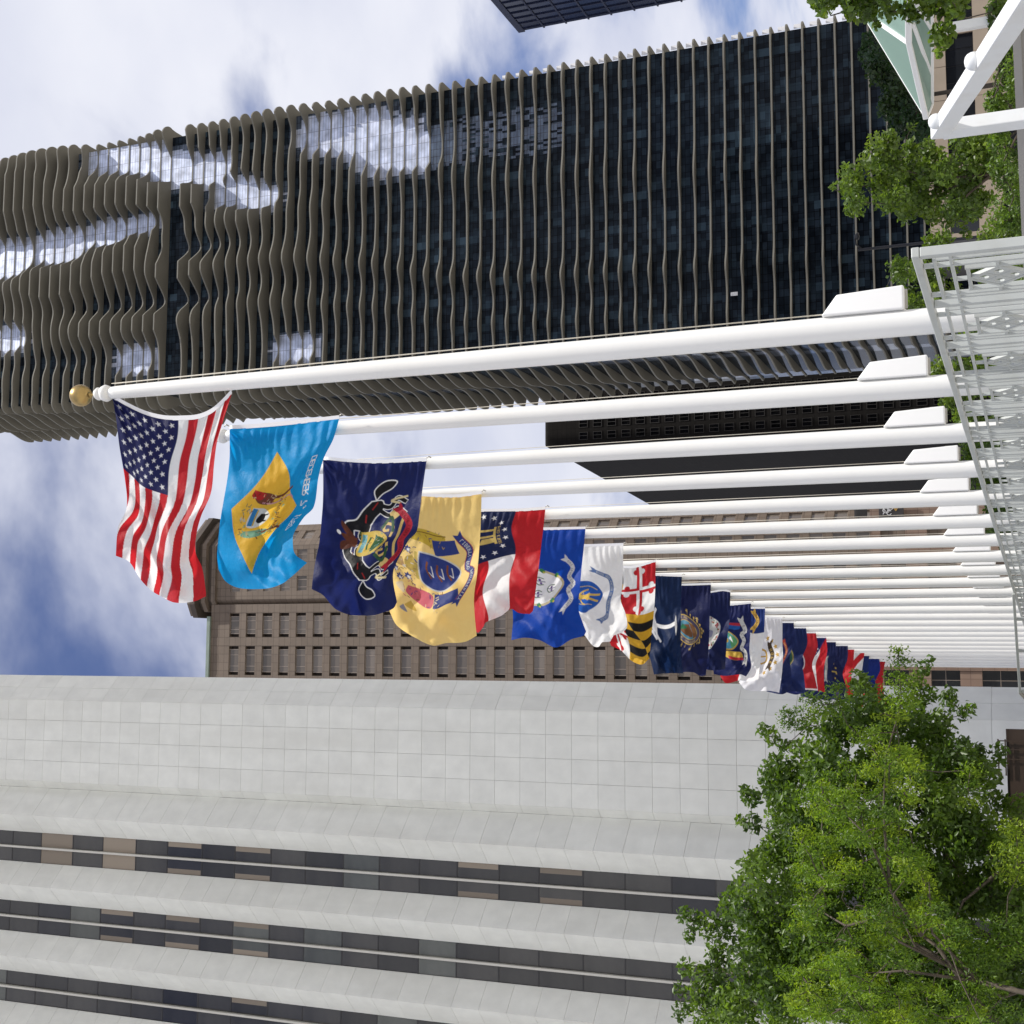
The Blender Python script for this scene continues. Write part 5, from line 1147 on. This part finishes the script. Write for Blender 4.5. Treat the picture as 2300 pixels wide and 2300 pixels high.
# ================================================================ trees and shrubs
def inside(poly, x, y):
    r = False; n = len(poly)
    for i in range(n):
        x0, y0 = poly[i]; x1, y1 = poly[(i + 1) % n]
        if (y0 > y) != (y1 > y) and x < (x1 - x0) * (y - y0) / (y1 - y0) + x0: r = not r
    return r
def clumps(poly, dist, n, r0, r1, depth, rnd, extra=()):
    """clump centres spread through a crown volume whose outline, seen from the terrace, is poly"""
    P = np.array(poly, float); lo, hi = P.min(0), P.max(0); out = []
    c = P.mean(0)
    while len(out) < n:
        X, Y = rnd.uniform(lo[0], hi[0]), rnd.uniform(lo[1], hi[1])
        if not inside(poly, X, Y): continue
        r = rnd.uniform(r0, r1); k = 1 - 0.06
        dd = dist + rnd.uniform(-1, 1) * depth
        out.append((*at_dist(c[0] + (X - c[0]) * k, c[1] + (Y - c[1]) * k, dd), r))
    for (X, Y, r, dz) in extra: out.append((*at_dist(X, Y, dist + dz), r))
    return np.array(out)
def leaf_mesh(name, cl, n, size, tints, mat_, rng, fold=.35, aspect=.5, up=.5, droop=0.0, shell=.35, stretch=.85):
    w = cl[:, 3] ** 2; pick = rng.choice(len(cl), n, p=w / w.sum())
    v = rng.normal(size=(n, 3)); v /= np.linalg.norm(v, axis=1)[:, None]; rad = rng.uniform(0, 1, n) ** shell
    sc = np.array([1, 1, stretch])
    ctr = cl[pick, :3] + v * (rad * cl[pick, 3])[:, None] * sc
    nor = rng.normal(size=(n, 3)) + np.array([0, 0, up * 1.6]) + v * .8; nor /= np.linalg.norm(nor, axis=1)[:, None]
    ax = rng.normal(size=(n, 3)) + v * .6 - np.array([0, 0, droop]); ax -= nor * (ax * nor).sum(1)[:, None]; ax /= np.linalg.norm(ax, axis=1)[:, None]
    sd_ = np.cross(nor, ax); sz = size * rng.uniform(.65, 1.25, n)[:, None]
    base = ctr - ax * sz * .5; tip = ctr + ax * sz * .5
    l = ctr - ax * sz * .08 + sd_ * sz * aspect * .5 + nor * sz * fold * .22; r = ctr - ax * sz * .08 - sd_ * sz * aspect * .5 + nor * sz * fold * .22
    l2 = ctr + ax * sz * .22 + sd_ * sz * aspect * .36 + nor * sz * fold * .16; r2 = ctr + ax * sz * .22 - sd_ * sz * aspect * .36 + nor * sz * fold * .16
    V = np.stack([base, l, l2, tip, r2, r], 1).reshape(-1, 3); k = np.arange(n)[:, None] * 6
    q = np.concatenate([k + np.array([[0, 3, 2, 1]]), k + np.array([[0, 5, 4, 3]])], 0).astype(np.int32)
    me = bpy.data.meshes.new(name); me.vertices.add(len(V)); me.vertices.foreach_set('co', V.ravel()); me.loops.add(q.size); me.loops.foreach_set('vertex_index', q.ravel())
    me.polygons.add(len(q)); me.polygons.foreach_set('loop_start', np.arange(0, q.size, 4, dtype=np.int32)); me.update(calc_edges=True)
    T = np.array(tints); ci = rng.integers(0, len(T), len(cl)); f = rng.uniform(0, 1, n)[:, None]
    col = T[ci[pick]] * (1 - f * .6) + T[rng.integers(0, len(T), n)] * f * .6; col = col * rng.uniform(.75, 1.25, n)[:, None]
    c4 = np.ones((n, 6, 4)); c4[:, :, :3] = col[:, None, :]; at = me.color_attributes.new('tint', 'FLOAT_COLOR', 'POINT'); at.data.foreach_set('color', c4.ravel())
    me.materials.append(mat_); return me
def twigs(m, cl, roots, rnd, r=.007, k=None):
    pts = [np.asarray(q, float) for q in roots]
    A = np.array(pts); order = sorted(range(len(cl)), key=lambda i: np.linalg.norm(A - cl[i, :3], axis=1).min())
    for i in order:
        c = cl[i]; B = np.array(pts); p = pts[int(np.linalg.norm(B - c[:3], axis=1).argmin())]
        mid = (p + c[:3]) / 2 + np.array([rnd.uniform(-.06, .06), rnd.uniform(-.06, .06), rnd.uniform(-.02, .08)]); tip = c[:3] + unit(c[:3] - p + 1e-6) * c[3] * .5
        m.tube([p, mid, c[:3], tip], [r * 1.5, r * 1.1, r * .8, r * .3], 4); pts += [mid, c[:3]]
def tree(name, label, cat, poly, dist, n, size, tints, mat_, r0, r1, depth, nleaf, seed, trunk_px, limbs=(), extra=(), group=None, tr=.11, **kw):
    rnd = random.Random(seed); rng = np.random.default_rng(seed)
    cl = clumps(poly, dist, n, r0, r1, depth, rnd, extra)
    b = at_dist(*trunk_px, dist); org = np.array([b[0], b[1], 0.0])
    t = thing(name, label, cat, tuple(org), 0, group)
    me = leaf_mesh('crown', cl - np.array([*org, 0]), nleaf, size, tints, mat_, rng, **kw)
    obj('crown', me, t)
    m = MB(); c0 = cl[:, :3].mean(0) - org; base = np.array([0, 0, 0.0]); fork = np.array([c0[0] * .3, c0[1] * .3, max(c0[2] - (cl[:, 2].max() - cl[:, 2].min()) * .42, .5)])
    m.tube([base, base + (fork - base) * .5 + np.array([.04, 0, 0]), fork], [tr, tr * .85, tr * .7], 8)
    roots = [fork]
    for i in range(6):
        tgt = cl[rnd.randrange(len(cl)), :3] - org; e = fork + (tgt - fork) * .75; mid = fork + (tgt - fork) * .4 + np.array([rnd.uniform(-.2, .2), rnd.uniform(-.2, .2), .25])
        m.tube([fork, mid, e], [tr * .55, tr * .35, tr * .15], 6); roots += [mid, e, (mid + e) / 2]
    for L_ in limbs:
        pts = [at_dist(X, Y, d) - org for X, Y, d in L_[0]]; rr = np.linspace(L_[1], L_[2], len(pts)); m.tube(pts, list(rr), 7); roots += pts
    c2 = cl.copy(); c2[:, :3] -= org; twigs(m, c2, roots, rnd)
    obj('trunk', m.mesh('trunk', M['bark']), t)
    return t
DARK = [(.066, .122, .018), (.086, .150, .020), (.110, .178, .028), (.050, .092, .018)]
LIME = [(.155, .245, .018), (.21, .29, .022), (.105, .185, .02), (.065, .125, .02)]
MIDG = [(.092, .150, .024), (.130, .190, .032), (.055, .098, .018), (.10, .160, .03)]
DEEP_SHADE = [(.018, .045, .018), (.025, .06, .022), (.03, .055, .02)]  # shade put into the leaf colours of the tree beside the canopy
tree('broadleaf_tree', 'dark green broadleaf tree filling the corner before the ribbed tower', 'tree',
     [(1600, 2330), (1590, 2180), (1625, 2060), (1672, 1985), (1690, 1905), (1690, 1840), (1725, 1780), (1735, 1690), (1800, 1610), (1880, 1560), (1960, 1560), (2040, 1590), (2110, 1600), (2160, 1640), (2195, 1700), (2260, 1740), (2330, 1800), (2330, 2330)],
     23.0, 340, .115, DARK, M['leaf'], .20, .44, 1.7, 74000, 11, (2150, 2210),
     extra=[(1615, 2120, .3, 0), (1610, 2170, .3, 0), (1600, 2230, .32, 0), (1585, 2285, .32, 0), (1560, 2240, .22, 0), (1630, 2070, .28, 0), (1640, 2020, .24, 0), (1535, 2055, .16, 0), (1560, 2070, .2, 0), (1590, 2080, .24, 0), (1548, 2100, .14, 0), (1541, 2175, .17, 0), (1570, 2190, .22, 0), (1525, 2225, .15, 0), (1530, 2270, .2, 0), (1712, 1640, .14, .4), (1735, 1655, .18, .4), (1760, 1680, .2, .4), (1672, 1778, .12, 0), (1690, 1790, .2, 0), (1665, 1845, .13, 0), (1690, 1850, .2, 0),
            (2090, 1484, .10, .6), (2075, 1500, .15, .6), (2060, 1530, .2, .6), (2055, 1570, .25, .6), (2085, 1560, .2, .6), (2132, 1555, .15, .4), (2130, 1575, .2, .4), (2180, 1590, .13, .2), (2165, 1605, .15, .2), (2200, 1684, .13, 0), (2245, 1690, .2, 0), (1925, 1530, .22, .4), (1945, 1545, .25, .4)],
     limbs=[([(2330, 1925, 22), (2235, 1965, 21.6), (2160, 2027, 21.4)], .035, .02), ([(2330, 2210, 22), (2250, 2240, 21.5), (2215, 2215, 21.3)], .04, .018), ([(2162, 2027, 21.4), (2140, 2080, 21.4)], .018, .01)], aspect=.46, up=.2, droop=.5)
tree('locust_tree', 'feathery yellow-green tree in sunlight in front of the darker tree', 'tree',
     [(1780, 2330), (1740, 2200), (1770, 2050), (1790, 1900), (1815, 1780), (1860, 1690), (1920, 1630), (1975, 1585), (2010, 1585), (2040, 1640), (2060, 1740), (2070, 1880), (2120, 2000), (2170, 2100), (2210, 2200), (2230, 2330)],
     20.0, 270, .060, LIME, M['leaflet'], .05, .17, 1.5, 46000, 12, (2230, 2290),
     extra=[(2018, 1460, .10, 0), (2022, 1485, .13, 0), (2020, 1515, .14, 0), (2022, 1545, .15, 0), (2026, 1580, .17, 0), (1775, 1600, .13, .2), (1780, 1625, .15, .2), (1830, 1570, .14, .2), (1836, 1600, .17, .2), (1880, 1545, .12, .2), (1884, 1580, .14, .2), (2180, 1730, .13, 0), (2185, 1770, .14, 0), (2178, 1800, .10, 0), (2285, 1860, .16, 0), (2285, 1910, .2, 0), (2290, 1960, .2, 0),
            (2150, 2100, .2, 0), (2190, 2160, .25, 0), (2230, 2130, .25, 0), (2260, 2080, .22, 0), (2290, 2120, .2, 0), (2180, 2220, .25, 0), (2250, 2280, .22, 0)],
     limbs=[([(2240, 2300, 20.2), (2175, 2225, 20.0), (2105, 2125, 19.9), (2071, 2102, 20.0), (2020, 2050, 20.2)], .038, .02), ([(2071, 2102, 19.4), (2000, 2000, 19.6), (1990, 1900, 19.6), (1984, 1815, 19.7), (1990, 1700, 20)], .03, .010), ([(1998, 1990, 19.6), (1950, 1880, 19.5), (1905, 1835, 19.5)], .022, .008), ([(2020, 2050, 19.3), (1900, 2080, 19.6), (1850, 2050, 19.8)], .025, .01), ([(1990, 1700, 20), (2025, 1580, 20), (2018, 1470, 20)], .014, .005)], aspect=.36, up=.3, droop=1.2, tr=.05, stretch=1.9, shell=.6)
S_ = 700 / 1932.
def crop3(L_): return [(1600 + x * S_, y * S_) for x, y in L_]
tree('street_tree', 'small sunlit green tree before the lower storeys of the rippling tower', 'tree',
     crop3([(760, 1150), (880, 1030), (960, 920), (1100, 830), (1230, 800), (1330, 850), (1500, 880), (1700, 850), (1830, 900), (1810, 1100), (1790, 1250), (1660, 1370), (1540, 1400), (1400, 1360), (1200, 1370), (1020, 1290), (850, 1300), (790, 1200)]),
     30.0, 90, .115, MIDG, M['leaf'], .16, .36, .9, 9000, 13, (2200, 400), extra=[(*crop3([(740, 1160)])[0], .1, 0), (*crop3([(840, 1310)])[0], .12, 0), (*crop3([(1240, 780)])[0], .12, 0), (*crop3([(1570, 1440)])[0], .14, 0), (*crop3([(1590, 1460)])[0], .1, 0)], aspect=.6, up=.2, tr=.07)
tree('overhanging_tree', 'green leafy branches hanging in front of the glass canopy', 'tree',
     [(1822, -60), (1822, 0), (1850, 18), (1890, 12), (1945, 36), (1972, 52), (2010, 35), (2040, 40), (2080, 60), (2105, 110), (2122, 100), (2140, 50), (2165, 5), (2165, -60)],
     15.0, 60, .085, MIDG, M['leaf'], .07, .15, .5, 3600, 14, (2100, -230), extra=[(1843, 24, .05, 0), (1968, 56, .05, 0), (2105, 118, .06, 0), (2112, 90, .07, 0), (2250, -10, .12, 2), (2235, 25, .1, 2), (2225, 50, .07, 2)], aspect=.6, up=.1, tr=.06)
tree('shaded_tree', 'tree with shade painted into its dark leaves between the glass canopy and street tree', 'tree',
     [(1935, 90), (1950, 78), (1990, 140), (2030, 200), (2075, 275), (2090, 310), (2060, 330), (2010, 300), (1990, 250), (1990, 180), (1955, 160), (1938, 130)],
     44.0, 50, .16, DEEP_SHADE, M['leaf'], .2, .42, 1.2, 5000, 15, (2200, 200), aspect=.6, up=.2, tr=.09)
tree('hedge', 'row of yellow-green shrubs behind the lattice railing', 'hedge',
     [(1995, 640), (2010, 595), (2040, 600), (2070, 545), (2110, 530), (2180, 520), (2240, 500), (2300, 500), (2300, 760), (2200, 760), (2120, 740), (2050, 700), (2010, 690)],
     33.0, 70, .12, MIDG, M['leaf'], .2, .38, 1.2, 7500, 16, (2330, 640), extra=[(1988, 655, .14, 0), (2012, 588, .12, 0)], aspect=.6, up=.2, tr=.05)
tree('shrub', 'rounded green shrub behind the second and third flagpoles', 'shrub',
     [(2088, 860), (2100, 800), (2140, 790), (2300, 770), (2300, 1000), (2190, 960), (2130, 930), (2120, 900)], 38.0, 55, .13, MIDG, M['leaf'], .2, .42, 1.2, 5200, 17, (2330, 880), aspect=.6, up=.2, tr=.05)
tree('shrub', 'dark clipped shrub lowest behind the lattice railing', 'shrub',
     [(2150, 1030), (2165, 985), (2200, 985), (2300, 990), (2300, 1260), (2240, 1230), (2190, 1130), (2170, 1080)], 44.0, 50, .15, DARK, M['leaf'], .25, .45, 1.2, 4600, 18, (2330, 1120), aspect=.6, up=.2, tr=.05)
tree('shrub', 'low dark planting behind the parapet wall and white frame', 'shrub',
     [(2225, -40), (2232, 60), (2228, 150), (2222, 230), (2235, 330), (2240, 430), (2230, 520), (2300, 540), (2300, -40)], 21.0, 80, .07, DARK, M['leaf'], .10, .2, .6, 7500, 19, (2330, 300), aspect=.5, up=.3, tr=.03)
